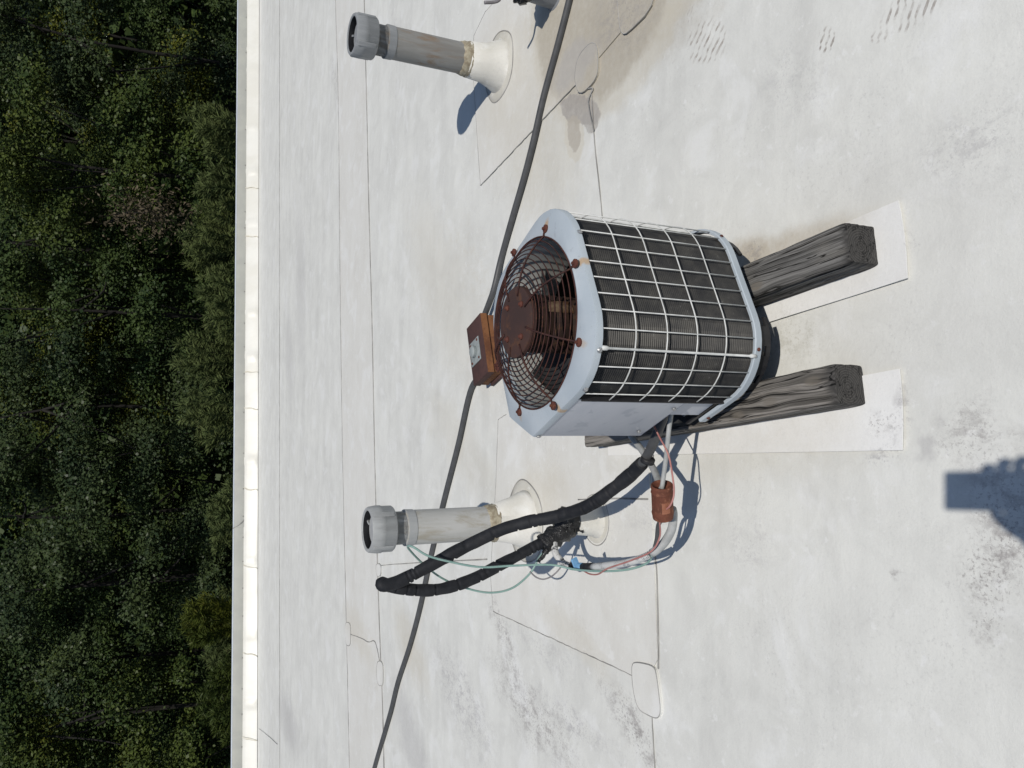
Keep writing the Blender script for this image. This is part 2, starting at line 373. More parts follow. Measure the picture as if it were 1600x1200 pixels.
M['pale_tube'] = simple('pale_tube', (.38, .39, .39), (.29, .30, .30), 30, .55)
t = NT('mesh_jacket'); wv = t.n.new('ShaderNodeTexChecker'); wv.inputs['Scale'].default_value = 260; t.l(t.pos, wv.inputs['Vector']); n = t.noise(16, 4, .6)
c = t.mix(t.math('MULTIPLY', wv.outputs['Fac'], t.ramp(n, .45, .6)), (.52, .53, .53), (.2, .21, .22)); M['mesh'] = t.out(c, .6)
M['tape_blue'] = simple('blue_tape', (.17, .35, .55), (.12, .27, .45), 60, .4)
M['green_wire'] = simple('pale_green_wire', (.19, .31, .28), (.24, .36, .33), 30, .45)
M['red_wire'] = simple('faded_red_wire', (.34, .14, .13), (.42, .2, .18), 30, .45)
M['grey_wire'] = simple('grey_wire', (.17, .16, .17), (.22, .21, .22), 30, .45)
M['bark'] = simple('tree_bark', (.014, .012, .01), (.008, .007, .006), 8, .9, bump=.5, bd=.02, stretch=(1, 1, .3))
M['skin'] = simple('skin', (.45, .27, .2), (.5, .31, .23), 20, .5)
M['shirt'] = simple('blue_work_shirt', (.05, .07, .12), (.06, .08, .14), 30, .85)
M['trousers'] = simple('dark_trousers', (.04, .04, .045), (.05, .05, .055), 30, .9)
M['shoe'] = simple('brown_boot', (.06, .035, .02), (.05, .03, .02), 30, .6)
M['hair'] = simple('brown_hair', (.03, .02, .012), (.05, .03, .02), 80, .6)
M['phone'] = simple('dark_phone', (.02, .02, .022), (.025, .025, .028), 30, .25)

# weathered timber: colour follows the length of the beam (local x)


def wood(name, a, b, c3, seed, endcol):
    KN = ((.06, -.015, .089), (.19, .012, .089), (.30, .03, .089), (.42, -.02, .089)) if seed > 2 else ((.27, .02, .089), (.16, -.045, .05)); KM = []
    t = NT(name); v = t.vmath('ADD', t.tc, (seed * 3.1, seed, 0))
    w = t.noise(5, 3, .5, vec=v, stretch=(1.1, 3, 3)); vv = t.vmath('ADD', v, t.vmath('MULTIPLY', t.noise(4, 2, .5, vec=v, stretch=(1.0, 3, 3), col=True), (0, .016, .016)))
    for kx, ky, kz in KN:
        q = t.vmath('MULTIPLY', t.vmath('SUBTRACT', t.tc, (kx, ky, kz)), (1.0, 2.2, 2.2)); dd = t.vmath('LENGTH', q)
        g_ = t.math('POWER', 2.718, t.math('MULTIPLY', t.math('MULTIPLY', dd, dd), -700.0))
        sc_ = t.vmath('SCALE', t.vmath('SUBTRACT', t.tc, (kx, ky, kz))); t.put(sc_.node.inputs[3], t.math('MULTIPLY', g_, -.75)); vv = t.vmath('ADD', vv, t.vmath('MULTIPLY', sc_, (0, 1, 1)))
        KM.append(t.math('ADD', t.ramp(dd, .03, .012), 0.0))
    n = t.noise(1, 6, .7, vec=vv, stretch=(2.6, 190, 190)); n2 = t.noise(1, 4, .6, vec=vv, stretch=(1.2, 70, 70))
    c = t.mix(t.ramp(n, .3, .68), a, b); c = t.mix(t.math('MULTIPLY', t.ramp(n2, .54, .42), .75), c, c3); c = t.mix(t.math('MULTIPLY', t.ramp(w, .55, .75), .5), c, (.21, .195, .17))
    crk = t.noise(1, 3, .5, vec=vv, stretch=(.8, 75, 75)); c = t.mix(t.ramp(t.math('ABSOLUTE', t.math('SUBTRACT', crk, .5)), .026, .006), c, (.014, .013, .012))
    for km in KM: c = t.mix(t.math('MULTIPLY', km, t.ramp(n, .2, .75)), c, (.17, .15, .125))
    dark = t.noise(26, 5, .7, vec=v)
    rl = t.vmath('LENGTH', t.vmath('MULTIPLY', t.vmath('SUBTRACT', t.tc, (0, .006, .05)), (0, 1, 1))); rings = t.math('SINE', t.math('ADD', t.math('MULTIPLY', rl, 1150.0), t.math('MULTIPLY', dark, 9.0)))
    endc = t.mix(dark, (.022, .021, .020), (.085, .081, .077)); endc = t.mix(t.math('MULTIPLY', t.ramp(rings, -.2, .9), .5), endc, (.12, .114, .108)); endc = t.mix(t.ramp(t.math('ABSOLUTE', t.math('SUBTRACT', t.noise(1, 3, .6, vec=v, stretch=(5, 22, 60)), .5)), .02, .004), endc, (.008, .008, .008))
    sx = t.n.new('ShaderNodeSeparateXYZ'); t.l(t.tc, sx.inputs[0])
    e = t.math('ADD', sx.outputs[0], t.math('MULTIPLY', t.math('SUBTRACT', w, .5), .05))
    c = t.mix(t.ramp(e, .03, .0 if endcol else -.01), c, endc)
    t.bump(t.math('ADD', n, n2), 1.0, .004); return t.out(c, .85, 0, .2)


M['wood_a'] = wood('grey_checked_timber', (.085, .082, .078), (.23, .224, .214), (.04, .039, .037), 1.0, True)
M['wood_b'] = wood('grey_knotty_timber', (.12, .111, .10), (.31, .288, .262), (.06, .055, .048), 2.3, True)


def leafmat(name, a, b, c3, rough=.5):
    t = NT(name); n = t.noise(.9, 4, .65); n2 = t.noise(9, 2, .6)
    c = t.mix(t.ramp(n, .35, .65), a, b); c = t.mix(t.ramp(n2, .55, .72), c, c3); return t.out(c, rough, 0, .10)


M['leaf_deep'] = leafmat('deep_green_leaves', (.022, .040, .015), (.046, .068, .020), (.062, .088, .026), .45)
M['leaf_mid'] = leafmat('mid_green_leaves', (.028, .046, .014), (.062, .082, .018), (.085, .105, .026), .45)
M['leaf_olive'] = leafmat('olive_leaves', (.048, .066, .014), (.10, .112, .018), (.12, .12, .026), .45)
M['leaf_blue'] = leafmat('blue_green_leaves', (.022, .036, .017), (.046, .064, .024), (.066, .088, .036), .4)
M['leaf_soft'] = leafmat('soft_feathery_leaves', (.075, .10, .038), (.10, .125, .044), (.115, .13, .054), .9)
M['leaf_dry'] = leafmat('dry_brown_leaves', (.075, .06, .038), (.11, .09, .06), (.15, .125, .085), .7)

# ------------------------------------------------------------------ setting: ground, building, roof
EA, EB = at(405, 0), at(402, 1200)
EU = (EA - EB) / np.linalg.norm(EA - EB); EN = np.array([-EU[1], EU[0], 0]); E0 = at(404, 600); UPV = np.array([0, 0, 1.0])
def ep(u, o, z): return E0 + u * EU + o * EN + z * UPV
GZ = -6.5
me = [(-1500, -1500, GZ), (1500, -1500, GZ), (1500, 1500, GZ), (-1500, 1500, GZ)]
tag(mesh('ground', me, [(0, 1, 2, 3)], M['grass']), kind='structure')
U0, U1, BACK = -17.0, 19.0, -24.0
roof = tag(mesh('roof', [ep(U0, BACK, 0), ep(U1, BACK, 0), ep(U1, .02, 0), ep(U0, .02, 0)], [(0, 1, 2, 3)], M['roof']), kind='structure')
wl_ = MB()
for a, b in (((U0, .12), (U1, .12)), ((U1, .12), (U1, BACK)), ((U1, BACK), (U0, BACK)), ((U0, BACK), (U0, .12))):
    wl_.add([ep(*a, GZ), ep(*b, GZ), ep(*b, -.004), ep(*a, -.004)], [(0, 1, 2, 3)])
tag(wl_.build('wall', M['wall']), kind='structure')

# raised roof edge: white cant, then beige metal in two lengths with a lapped joint
edge = thing('roof_edge', 'raised roof edge of white membrane and beige metal trim in front of the dark trees', 'roof edge', tuple(ep(0, 0, 0)))
us = np.arange(U0, U1 + .01, .05); V = []; F = []
rk = RNG.uniform(0, 1, 900); prof = [(0, .006), (.012, .03), (.05, .085), (.085, .135), (.108, .163), (.128, .172)]
folds = [(v, RNG.uniform(.012, .030), RNG.uniform(.015, .04)) for v in np.cumsum(RNG.uniform(.35, 1.5, 60)) + U0]
for u in us:
    wv_ = .004 * math.sin(u * 2.1) + .003 * math.sin(u * 5.3 + 1)
    fd = sum(h * math.exp(-((u - v) / w) ** 2) for v, h, w in folds)
    for k, (o, z) in enumerate(prof):
        V.append(ep(u, o - (fd + wv_) * (.5 if 0 < k < 5 else 0), z + (fd * .35 if 0 < k < 5 else 0)))
for i in range(len(us) - 1):
    for k in range(5): F.append((i * 6 + k, (i + 1) * 6 + k, (i + 1) * 6 + k + 1, i * 6 + k + 1))
mesh('cant_strip', V, F, M['cant'], edge, True)
for py in (297, 372, 583, 640, 766, 888, 1026, 1160):
    u_ = float((at(404, py) - E0) @ EU); tube('membrane_fold', spline([ep(u_ + .01 * k + RNG.uniform(-.01, .01), o - .004, z + .003) for k, (o, z) in enumerate(prof)], 3), [.004 + .010 * math.sin(math.pi * k / 15) for k in range(16)], M['fold'], edge, 6, flat=.4)
def u_at(py): 
    p = at(404, py); return float((p - E0) @ EU)
UJ = u_at(822)
def trim(u0, u1, out):
    pr = [(.118 - out, .170), (.122 - out, .164), (.128 - out, .164), (.150 - out, .287), (.156 - out, .298), (.17, .302), (.175, .27), (.178, .12), (.155, .11), (.15, .16)]
    v = [ep(u, o, z) for u in (u0, u1) for o, z in pr]; n = len(pr)
    f = [(k, (k + 1) % n, n + (k + 1) % n, n + k) for k in range(n)] + [tuple(range(n)), tuple(range(2 * n - 1, n - 1, -1))]
    return v, f
for a, b, o in ((U0, UJ + .05, 0.0), (UJ, U1, .006)):
    tr = mesh('metal_trim', *trim(a, b, o), M['coping'], edge); bev(tr, .002, 1)
    hm = mesh('trim_hem', *box_geo(ep((a + b) / 2, .160 - o, .300), (b - a) / 2 * EU, .010 * EN, .007 * UPV), M['hem'], tr)
jv = [ep(UJ + du, o, z) for du, o, z in ((.10, .118, .166), (.06, .124, .20), (.02, .139, .25), (.0, .149, .298), (-.02, .156, .305))]
tube('joint_gap', spline(jv, 4), .006, M['seam'], edge, 6)
SCREW = None
for y in (30, 84, 142, 203, 258, 330, 355, 410, 454, 503, 540, 582, 642, 706, 762, 805, 838, 876, 918, 962, 1028, 1077, 1117, 1169):
    u = u_at(y); p = ep(u, .122, .18)
    if SCREW is None:
        SCREW = lathe('trim_screw', (0, 0, 0), tuple(-EN), [(0, .007), (.003, .007), (.006, .004)], M['screw'], None, 10, ce=True)
        s = SCREW; s.parent = edge
    else:
        s = SCREW.copy(); COL.objects.link(s)
    s.location = tuple(p - np.array(edge.location))

# seams, cover strip and patches of the membrane: pieces of the roof


def seam(pts, w=.004, z=.002, name='seam_bead'):
    q = spline([np.array([p[0], p[1], z]) for p in pts], 5)
    q[:, :2] += (vnoise(np.arange(len(q)) * .7, np.zeros(len(q)), 3)[:, None] - .5) * .0025
    r = w * (.65 + .5 * vnoise(np.arange(len(q)) * .9, np.zeros(len(q)), 5)); tube(name, q, r, M['seam'], roof, 6, flat=.5)


def along(pix, extend=True):
    P = [at(*p) for p in pix]
    if extend: P = [P[0] + (P[0] - P[1]) * 2] + P + [P[-1] + (P[-1] - P[-2]) * 2]
    return P


SE1 = [(437, -20), (437, 300), (437, 600), (437, 900), (437.5, 1220)]
SE2 = [(524, -20), (529, 150), (531, 330), (532.5, 480), (536, 720), (541, 940), (544, 1080), (547, 1220)]
SE3 = [(569, -20), (573, 150), (577, 330), (582, 520), (586, 720), (592, 940), (598, 1100), (601, 1220)]
SE4 = [(920, 40), (928, 200), (938, 300), (945, 380)]
SE5 = [(1022, 850), (1027, 900), (1029.5, 1000), (1029.5, 1045)]; SE6 = [(1019, 1118), (1021, 1150), (1025, 1215)]
seam(along(SE1), .0055); seam(along(SE2), .0065); seam(along(SE3), .0065); seam(along(SE4, False), .003); seam(along(SE5, False), .0035); seam(along(SE6, False), .0025)
cs = along(SE2); ce_ = along(SE3)
cv = [(*p[:2], .003) for p in cs] + [(*p[:2], .003) for p in ce_]; k_ = len(cs)
mesh('cover_strip', [(p[0], p[1], .0022) for p in cv], [(i, i + 1, k_ + i + 1, k_ + i) for i in range(k_ - 1)], M['patch'], roof)


def chaikin(P, n=2):
    for _ in range(n):
        P = [q for i in range(len(P)) for q in (P[i] * .78 + P[(i + 1) % len(P)] * .22, P[i] * .22 + P[(i + 1) % len(P)] * .78)]
    return P


def patch(pix, z, mat='patch', edge_w=.003, rnd=0, skip=()):
    P = chaikin([at(*p)[:2] for p in pix], rnd)
    o = prism('membrane_patch', P, .0005, z, M[mat], roof)
    if rnd:
        q = [np.array([*p, z]) for p in P]; tube('seam_bead', q, edge_w, M['seam_pale'], roof, 5, True, flat=.5); return o
    for i in range(len(P)):
        if i in skip: continue
        a, b = np.array(P[i]), np.array(P[(i + 1) % len(P)]); n = max(2, int(np.linalg.norm(b - a) / .08))
        seam([a + (b - a) * k / n for k in range(n + 1)], edge_w, z)
    return o


# around the first pipe (diamond sheet), the stub behind it, and small weld patches
patch([(752, 290), (746, 200), (739, 90), (742, 55), (760, 18), (800, -25), (1000, -25), (970, 52), (905, 128)], .0045, edge_w=.002, skip=(5, 6, 7))
patch([(900, 125), (905, 90), (925, 66), (936, 70), (938, 112), (930, 130), (908, 150)], .0085, edge_w=.0016, rnd=2)
patch([(966, -25), (970, 40), (975, 54), (983, 52), (1018, 18), (1030, -25)], .0075, edge_w=.0018, rnd=1)
patch([(772, 955), (768, 900), (776, 760), (780, 655), (792, 648), (1010, 640), (1022, 840), (1029, 1030), (1012, 1062), (990, 1055)], .0045, edge_w=.0022, skip=(4, 5, 6, 7))
patch([(990, 1036), (1000, 1034), (1026, 1040), (1030, 1060), (1036, 1110), (1032, 1122), (1022, 1120), (1000, 1108), (992, 1075)], .0085, edge_w=.0017, rnd=2)
for pts in ([(540, 973), (546, 972), (549, 978), (549, 1005), (546, 1010), (541, 1006)], [(590, 1034), (596, 1032), (600, 1040), (600, 1070), (594, 1072), (590, 1064)], [(588, 882), (594, 880), (597, 886), (596, 900), (590, 901)]):
    patch(pts, .006, edge_w=.0024, rnd=2)
for pts in ([(549, 991), (565, 997), (576, 1003), (587, 1003), (594, 1032)], [(405, 1138), (420, 1150), (434, 1163)], [(597, 883), (640, 880), (762, 874)], [(905, 780), (950, 779), (1015, 780)], [(1023, 800), (1022, 710), (1023, 690)], [(905, 145), (928, 138), (921, 160), (930, 205)]):
    seam([at(*p) for p in pts], .003, .0055)

# ------------------------------------------------------------------ trees, weeds (beyond the roof edge)


def leaves(name, C, D, L_, Wd, mat, parent, N0=None):
    """C centres, D directions; one bent four-corner leaf each"""
    n = len(C); D = D / (np.linalg.norm(D, axis=1)[:, None] + 1e-9)
    A = np.cross(D, RNG.normal(size=(n, 3)) if N0 is None else N0); A /= np.linalg.norm(A, axis=1)[:, None] + 1e-9
    v = np.empty((n, 4, 3)); v[:, 0] = C - D * L_[:, None] * .5; v[:, 2] = C + D * L_[:, None] * .5
    N = np.cross(D, A); md = C - D * L_[:, None] * .08 + N * (L_ * .10)[:, None]
    v[:, 1] = md + A * Wd[:, None] * .5; v[:, 3] = md - A * Wd[:, None] * .5
    v = v.reshape(-1, 3) - np.array(parent.location)
    me = bpy.data.meshes.new(name); me.vertices.add(4 * n); me.vertices.foreach_set('co', v.astype('f4').ravel())
    me.loops.add(4 * n); me.loops.foreach_set('vertex_index', np.arange(4 * n, dtype='i4'))
    me.polygons.add(n); me.polygons.foreach_set('loop_start', np.arange(0, 4 * n, 4, dtype='i4')); me.polygons.foreach_set('loop_total', np.full(n, 4, 'i4'))
    me.materials.append(mat); me.update(); me.validate()
    return link(bpy.data.objects.new(name, me), parent)


def unit(n):
    d = RNG.normal(size=(n, 3)); return d / np.linalg.norm(d, axis=1)[:, None]


def tree(name, label, base, ztop, zlow, rad, mat, nleaf=14000, ncl=38, leaf=.078, group='trees standing behind the roof edge', clr=(.5, 1.3)):
    bx, by = base; t = thing(name, label, 'tree', (bx, by, GZ), group)
    zc = (ztop + zlow) / 2; hz = (ztop - zlow) / 2
    d = unit(ncl); d /= (np.abs(d) ** 4).sum(1)[:, None] ** .25; rr = RNG.uniform(.3, 1.0, ncl) ** .6
    cc = np.c_[bx + d[:, 0] * rad * rr, by + d[:, 1] * rad * rr, zc + d[:, 2] * hz * rr]
    cr = RNG.uniform(*clr, ncl)
    idx = RNG.choice(ncl, nleaf, p=cr ** 2 / (cr ** 2).sum()); off = RNG.normal(size=(nleaf, 3)) * .32; off[:, 2] *= .5
    Cn = cc[idx] + off * cr[idx][:, None]; Cn[:, 2] -= .25 * (off[:, 0] ** 2 + off[:, 1] ** 2) * cr[idx]
    Nn = unit(nleaf) * .75 + off * .5 + np.array([0, -.25, .75]); Dn = np.cross(Nn, unit(nleaf))
    Ls = leaf * RNG.uniform(.6, 1.35, nleaf)
    leaves('crown', Cn, Dn, Ls, Ls * RNG.uniform(.5, .85, nleaf), M[mat], t, Nn)
    tr = MB(); P = [np.array([bx, by, GZ]), np.array([bx + RNG.uniform(-.2, .2), by, (GZ + zlow) / 2]), np.array([bx + RNG.uniform(-.4, .4), by, zc]), np.array([bx, by, ztop - .6])]
    q = spline(P, 5); tr.add(*tube_geo(q, np.linspace(.09, .012, len(q)), 8)); tk = tr.build('trunk', M['bark'], t, True)
    lm = MB()
    for k in RNG.choice(ncl, min(7, ncl), replace=False):
        s_ = q[int(len(q) * RNG.uniform(.4, .85))]; mid = (s_ + cc[k]) / 2 + np.array([0, 0, -.25]); w = spline([s_, mid, cc[k]], 4)
        lm.add(*tube_geo(w, np.linspace(.035, .008, len(w)), 5))
    lm.build('limbs', M['bark'], t, True); return t


def col(py, Y): p = aty(300, py, Y); return float(p[0]), Y
def zpx(px, py, Y): return float(aty(px, py, Y)[2])
# front row: (row of the photograph, distance, photograph x of crown top and bottom, radius, leaf, what sets it apart)
front = [
    (-60, 22, 30, 400, 2.4, 'leaf_deep', 'dark green tree at the upper left corner of the photo, running out of the frame'),
    (75, 21, 60, 390, 2.2, 'leaf_blue', 'bluish dark tree behind the roof edge, opposite the rust stained pipe'),
    (170, 23.5, -10, 330, 1.9, 'leaf_olive', 'yellow green tree at the left side, just above the dry brown foliage'),
    (270, 19.5, 110, 380, 1.6, 'leaf_mid', 'mid green tree with sunlit lower sprays, right of the yellow green one'),
    (395, 23, -40, 330, 2.1, 'leaf_mid', 'bushy mid green tree at the far left, below the dry brown foliage'),
    (500, 20.5, 150, 390, 1.7, 'leaf_deep', 'very dark low tree opposite the rusty junction box'),
    (560, 24, -30, 260, 1.6, 'leaf_olive', 'olive tinted tree at the left border, level with the condenser fan'),
    (660, 21, 70, 390, 2.0, 'leaf_blue', 'blackish blue green tree opposite the condenser service panel'),
    (790, 22, 20, 400, 2.1, 'leaf_deep', 'dense dark tree opposite the pale grey pipe'),
    (905, 20.5, 90, 390, 1.9, 'leaf_blue', 'dark grey green tree between the pale pipe and the olive bush'),
    (1020, 22.5, 0, 400, 2.1, 'leaf_deep', 'deep green tree left of the olive bush near the lower edge'),
    (1120, 20.5, 120, 400, 1.8, 'leaf_mid', 'small mid green tree at the lower part, beside the lower left corner'),
    (1165, 25, -60, 240, 1.8, 'leaf_olive', 'light olive tree in the lower left corner of the photo'),
    (1290, 21, 30, 400, 2.4, 'leaf_deep', 'dark tree running out of the lower left edge of the photo')]
for py, Y, xt, xb, rad, mt, lab in front:
    tree('broadleaf_tree', lab, col(py, Y), zpx(min(xt - 150, -60), py, Y), zpx(xb, py, Y), rad, mt, nleaf=33000)
back = [(-100, 26), (90, 27), (260, 26), (430, 27), (590, 26), (740, 27), (900, 26), (1060, 27), (1230, 26), (1330, 27)]
BACKL = ['behind the crown in the upper left corner', 'behind the bluish tree near the top', 'behind the tree with sunlit sprays', 'behind the bushy tree below the dry foliage', 'behind the olive tree at the left border', 'between the blackish tree and the dense dark one', 'behind the dark grey green tree', 'behind the deep green tree left of the olive bush', 'behind the light olive tree in the lower left corner', 'cut off by the lower border']
for i, (py, Y) in enumerate(back):
    tree('tall_tree', 'tall dark second row tree ' + BACKL[i], col(py, Y), zpx(-330, py, Y), zpx(380, py, Y), 2.8, ('leaf_deep', 'leaf_blue', 'leaf_mid')[i % 3], nleaf=13000, ncl=90, leaf=.12, group='tall trees of the second row', clr=(.6, 1.2))
# the far wood closing the view: one mass of leaf clumps
wd = bpy.data.objects.new('woodland', None)
n_ = 240000; ang = RNG.uniform(-1.0, 1.0, n_); dist = RNG.uniform(38, 52, n_)
Cn = np.c_[np.sin(ang) * dist * 1.25, np.cos(ang) * dist + 0, RNG.uniform(GZ, 11.5, n_)]
hold = bpy.data.objects.new('tmp', None)
w_o = leaves('woodland', Cn, unit(n_), RNG.uniform(.4, .9, n_), RNG.uniform(.35, .7, n_), M['leaf_deep'], hold)
w_o.parent = None; bpy.data.objects.remove(hold); bpy.data.objects.remove(wd); tag(w_o, kind='stuff')
w_o['label'] = 'far dark wood closing the view behind the trees'

# dry brown branch and the soft plants rising just behind the edge


def plume_plant(name, label, cat, px0, py0, px1, ry, Y, mat, n=5000, ll=.16, lw=.016, spread=.5, group=None, np_=34):
    x, y = col(py0, Y); zt = zpx(px0, py0, Y); zl = zpx(px1, py0, Y); R_ = ry / 1200 * Y
    t = thing(name, label, cat, (x, y, GZ), group); C_, D_ = [], []
    st = MB()
    for k in range(np_):
        a = RNG.uniform(0, 2 * math.pi); r = RNG.uniform(0, 1) ** .5 * R_; b0 = np.array([x + r * math.cos(a) * .5, y + r * math.sin(a) * .4, zl - .3])
        h = (zt - zl) * (1 - .55 * (r / R_) ** 2) * RNG.uniform(.55, 1.0); lean = np.array([math.cos(a), math.sin(a) * .6, 0]) * r * .6
        s_ = spline([b0, b0 + lean * .3 + np.array([0, 0, h * .6]), b0 + lean + np.array([0, 0, h + .3])], 8)
        st.add(*tube_geo(s_, np.linspace(.008, .002, len(s_)), 4))
        m = n // np_; tt = RNG.uniform(.05, 1, m) * (len(s_) - 1.001); i0 = tt.astype(int); f_ = (tt - i0)[:, None]; p = s_[i0] * (1 - f_) + s_[i0 + 1] * f_
        d = unit(m); d[:, 2] = abs(d[:, 2]) * .5 + .25; C_.append(p + d * ll * .55 * RNG.uniform(.3, 1.3, m)[:, None]); D_.append(d)
    C_ = np.concatenate(C_); D_ = np.concatenate(D_); ls = ll * RNG.uniform(.5, 1.3, len(C_))
    leaves('foliage', C_, D_, ls, lw * RNG.uniform(.6, 1.4, len(C_)), M[mat], t)
    low = MB(); low.add(*tube_geo([np.array([x, y, GZ]), np.array([x, y, zl])], .03, 6)); low.build('stem', M['bark'], t, True); st.build('twigs', M['bark'], t, True)
    return t


SG = 'soft plants rising just behind the roof edge'
for px0, py0, px1, ry, Y, mt, lab in (
        (282, 190, 372, 42, 15, 'leaf_soft', 'soft feathery shrub behind the roof edge near the top, opposite the stained pipe'),
        (300, 290, 372, 36, 15.5, 'leaf_soft', 'low thin feathery shrub beside the dry brown foliage'),
        (272, 375, 372, 60, 16, 'leaf_soft', 'wide feathery shrub behind the edge, below the dry brown foliage'),
        (300, 470, 372, 50, 15, 'leaf_soft', 'sparse pale feathery shrub opposite the top of the condenser'),
        (262, 560, 372, 50, 16, 'leaf_soft', 'tall feathery shrub opposite the rusty junction box'),
        (268, 645, 372, 48, 15, 'leaf_soft', 'round feathery shrub opposite the condenser service panel'),
        (318, 815, 372, 50, 15, 'leaf_soft', 'thin low shrub opposite the pale grey pipe'),
        (264, 972, 350, 34, 15, 'leaf_olive', 'bright olive bush behind the roof edge in the lower half'),
        (300, 985, 372, 60, 16.5, 'leaf_soft', 'green feathery shrub just behind the bright olive bush'),
        (305, 1100, 372, 60, 15.5, 'leaf_mid', 'green shrub behind the roof edge near the lower left corner')):
    plume_plant('feathery_shrub', lab, 'shrub', px0, py0, px1, ry, Y, mt, group=SG, n=11000)
tb = thing('withered_branch', 'withered branch with a cluster of dry brown leaves hanging before the trees', 'branch', tuple(aty(232, 330, 17.5)))
c0 = aty(232, 335, 17.5); n_ = 1000; o_ = RNG.normal(size=(n_, 3)) * np.array([.27, .3, .42])
leaves('dry_leaves', c0 + o_, unit(n_) + np.array([0, 0, -.6]), RNG.uniform(.06, .12, n_), RNG.uniform(.025, .05, n_), M['leaf_dry'], tb)
tw = MB()
for k in range(12):
    s_ = spline([c0 + np.array([.2, 2.6, .8]), c0 + np.array([.1, .8, .5]), c0 + RNG.normal(size=3) * np.array([.27, .3, .4])], 5); tw.add(*tube_geo(s_, np.linspace(.02, .005, len(s_)), 5))
tw.build('twigs', M['bark'], tb, True)

# ------------------------------------------------------------------ timbers and slip sheets
TD = np.array([-.172, .985, 0]); TD /= np.linalg.norm(TD); TW = np.array([TD[1], -TD[0], 0])


def timber(name, label, near_c, length, mat, seed, wid=.089, hgt=.089, tilt_end=0.0):
    """near_c: middle of the near end on the roof; local x runs to the far end"""
    nx, na = 150, 72; h2 = .5
    xs = np.linspace(0, length, nx); V = []; ks = np.arange(na)
    # rounded square outline, by arc
    out = []; r = .006; pts = []
    for k in range(na):
        s_ = k / na * 4; sd = int(s_); f_ = s_ - sd; a = -1 + 2 * f_
        p = [(a, -1), (1, a), (-a, 1), (-1, -a)][sd]; m = (abs(p[0]) ** 14 + abs(p[1]) ** 14) ** (1 / 14); out.append((p[0] / m, p[1] / m))
    out = np.array(out)
    for x in xs:
        nv = vnoise(np.full(na, x * 5), ks * 1.0, seed); crack = vnoise(np.full(na, x * .9 + seed), ks * .62 + .5 * vnoise(np.full(na, x * 3.0), ks * 0, seed + 2), seed + 9)
        dep = .0016 * (vnoise(np.full(na, x * 4), ks * .9, seed + 4) - .5) + np.where(abs(crack - .5) < .05, -.006 * (1 - abs(crack - .5) / .05), 0) * (1 - math.exp(-x / .010))
        ragged = .004 * (vnoise(np.full(na, x * 22), ks * .35, seed + 6) - .5)
        e = 1 - .06 * math.exp(-x / .008); sc = e + (dep + ragged * .5 * min(1, x / .01)) / .045
        for k in range(na): V.append((x + (.0008 * (vnoise(ks[k] * .6, seed) - .5) if x == 0 else 0), out[k, 0] * wid / 2 * sc[k], hgt / 2 + out[k, 1] * hgt / 2 * sc[k]))
    F = [(i * na + k, i * na + (k + 1) % na, (i + 1) * na + (k + 1) % na, (i + 1) * na + k) for i in range(nx - 1) for k in range(na)]
    # end grain: rings of vertices towards the pith
    for endi, row in ((0, 0), (1, (nx - 1) * na)):
        prev = list(range(row, row + na)); pith = np.array([.002, .004, hgt * .46])
        for q in (.8, .55, .3, .1):
            st = len(V)
            for k in range(na):
                b = np.array(V[row + k]); c = np.array([b[0], pith[1], pith[2]]); w = c + (b - c) * q
                w[0] += (1 if endi == 0 else -1) * .0012 * float(vnoise(k * .7, q * 9, seed)); V.append(tuple(w))
            cur = list(range(st, st + na))
            for k in range(na): F.append((prev[k], cur[k], cur[(k + 1) % na], prev[(k + 1) % na]) if endi == 0 else (prev[k], prev[(k + 1) % na], cur[(k + 1) % na], cur[k]))
            prev = cur
        F.append(tuple(prev))
    o = mesh(name, V, F, mat); o.location = near_c; o.rotation_euler = (0, 0, math.atan2(TD[1], TD[0])); autosmooth(o, 50)
    return tag(o, label, 'timber', 'timbers under the condenser')


timber('timber', 'straight grey timber with deep checks and dark end under the right side of the condenser', (.316, 1.146, .005), 1.0, M['wood_a'], 3.0)
timber('timber', 'knotty brownish grey timber with a ragged edge under the wiring side of the condenser', (.021, 1.168, .005), 1.03, M['wood_b'], 8.0)


def slip(label, c, curl):
    """c: near right, near left, far left, far right on the roof"""
    c = [np.array([*p, 0.0]) for p in c]; nu, nv = 10, 30; V = []
    for j in range(nv + 1):
        b = j / nv
        for i in range(nu + 1):
            a = i / nu; p = (c[0] * (1 - a) + c[1] * a) * (1 - b) + (c[3] * (1 - a) + c[2] * a) * b
            bow = -.004 * (1 - (2 * a - 1) ** 2) * math.exp(-b / .02)
            V.append(p + TD * bow + np.array([0, 0, .0065 + curl * .5 * math.exp(-b / .12) * (.4 + .6 * a) + .0012 * math.sin(b * 19 + a * 2) * (a if a > .7 else .2)]))
    F = [(j * (nu + 1) + i, j * (nu + 1) + i + 1, (j + 1) * (nu + 1) + i + 1, (j + 1) * (nu + 1) + i) for j in range(nv) for i in range(nu)]
    o = mesh('slip_sheet', V, F, M['sheet'], None, False)
    md = o.modifiers.new('thickness', 'SOLIDIFY'); md.thickness = .0028; md.offset = -1
    return tag(o, label, 'slip sheet', 'white sheets under the timbers')


slip('clean white membrane strip under the straight checked timber', [(.403, 1.096), (.239, 1.069), (.055, 2.13), (.215, 2.16)], .0008)
slip('white membrane strip with dark specks under the knotty timber', [(.055, 1.082), (-.111, 1.069), (-.228, 2.165), (-.125, 2.18)], .001)

# ------------------------------------------------------------------ condenser
E1 = np.array([.883, .469, 0]); E1 /= np.linalg.norm(E1); E2 = np.array([-E1[1], E1[0], 0])
CC = np.array([.1427, 1.598, 0]); HS = .2255
cond = thing('condenser_unit', 'weathered air conditioning condenser with rusty fan guard and white coil guard on two timbers', 'air conditioner', tuple(CC))
def lp(a, b, z): return CC + a * E1 + b * E2 + z * UPV


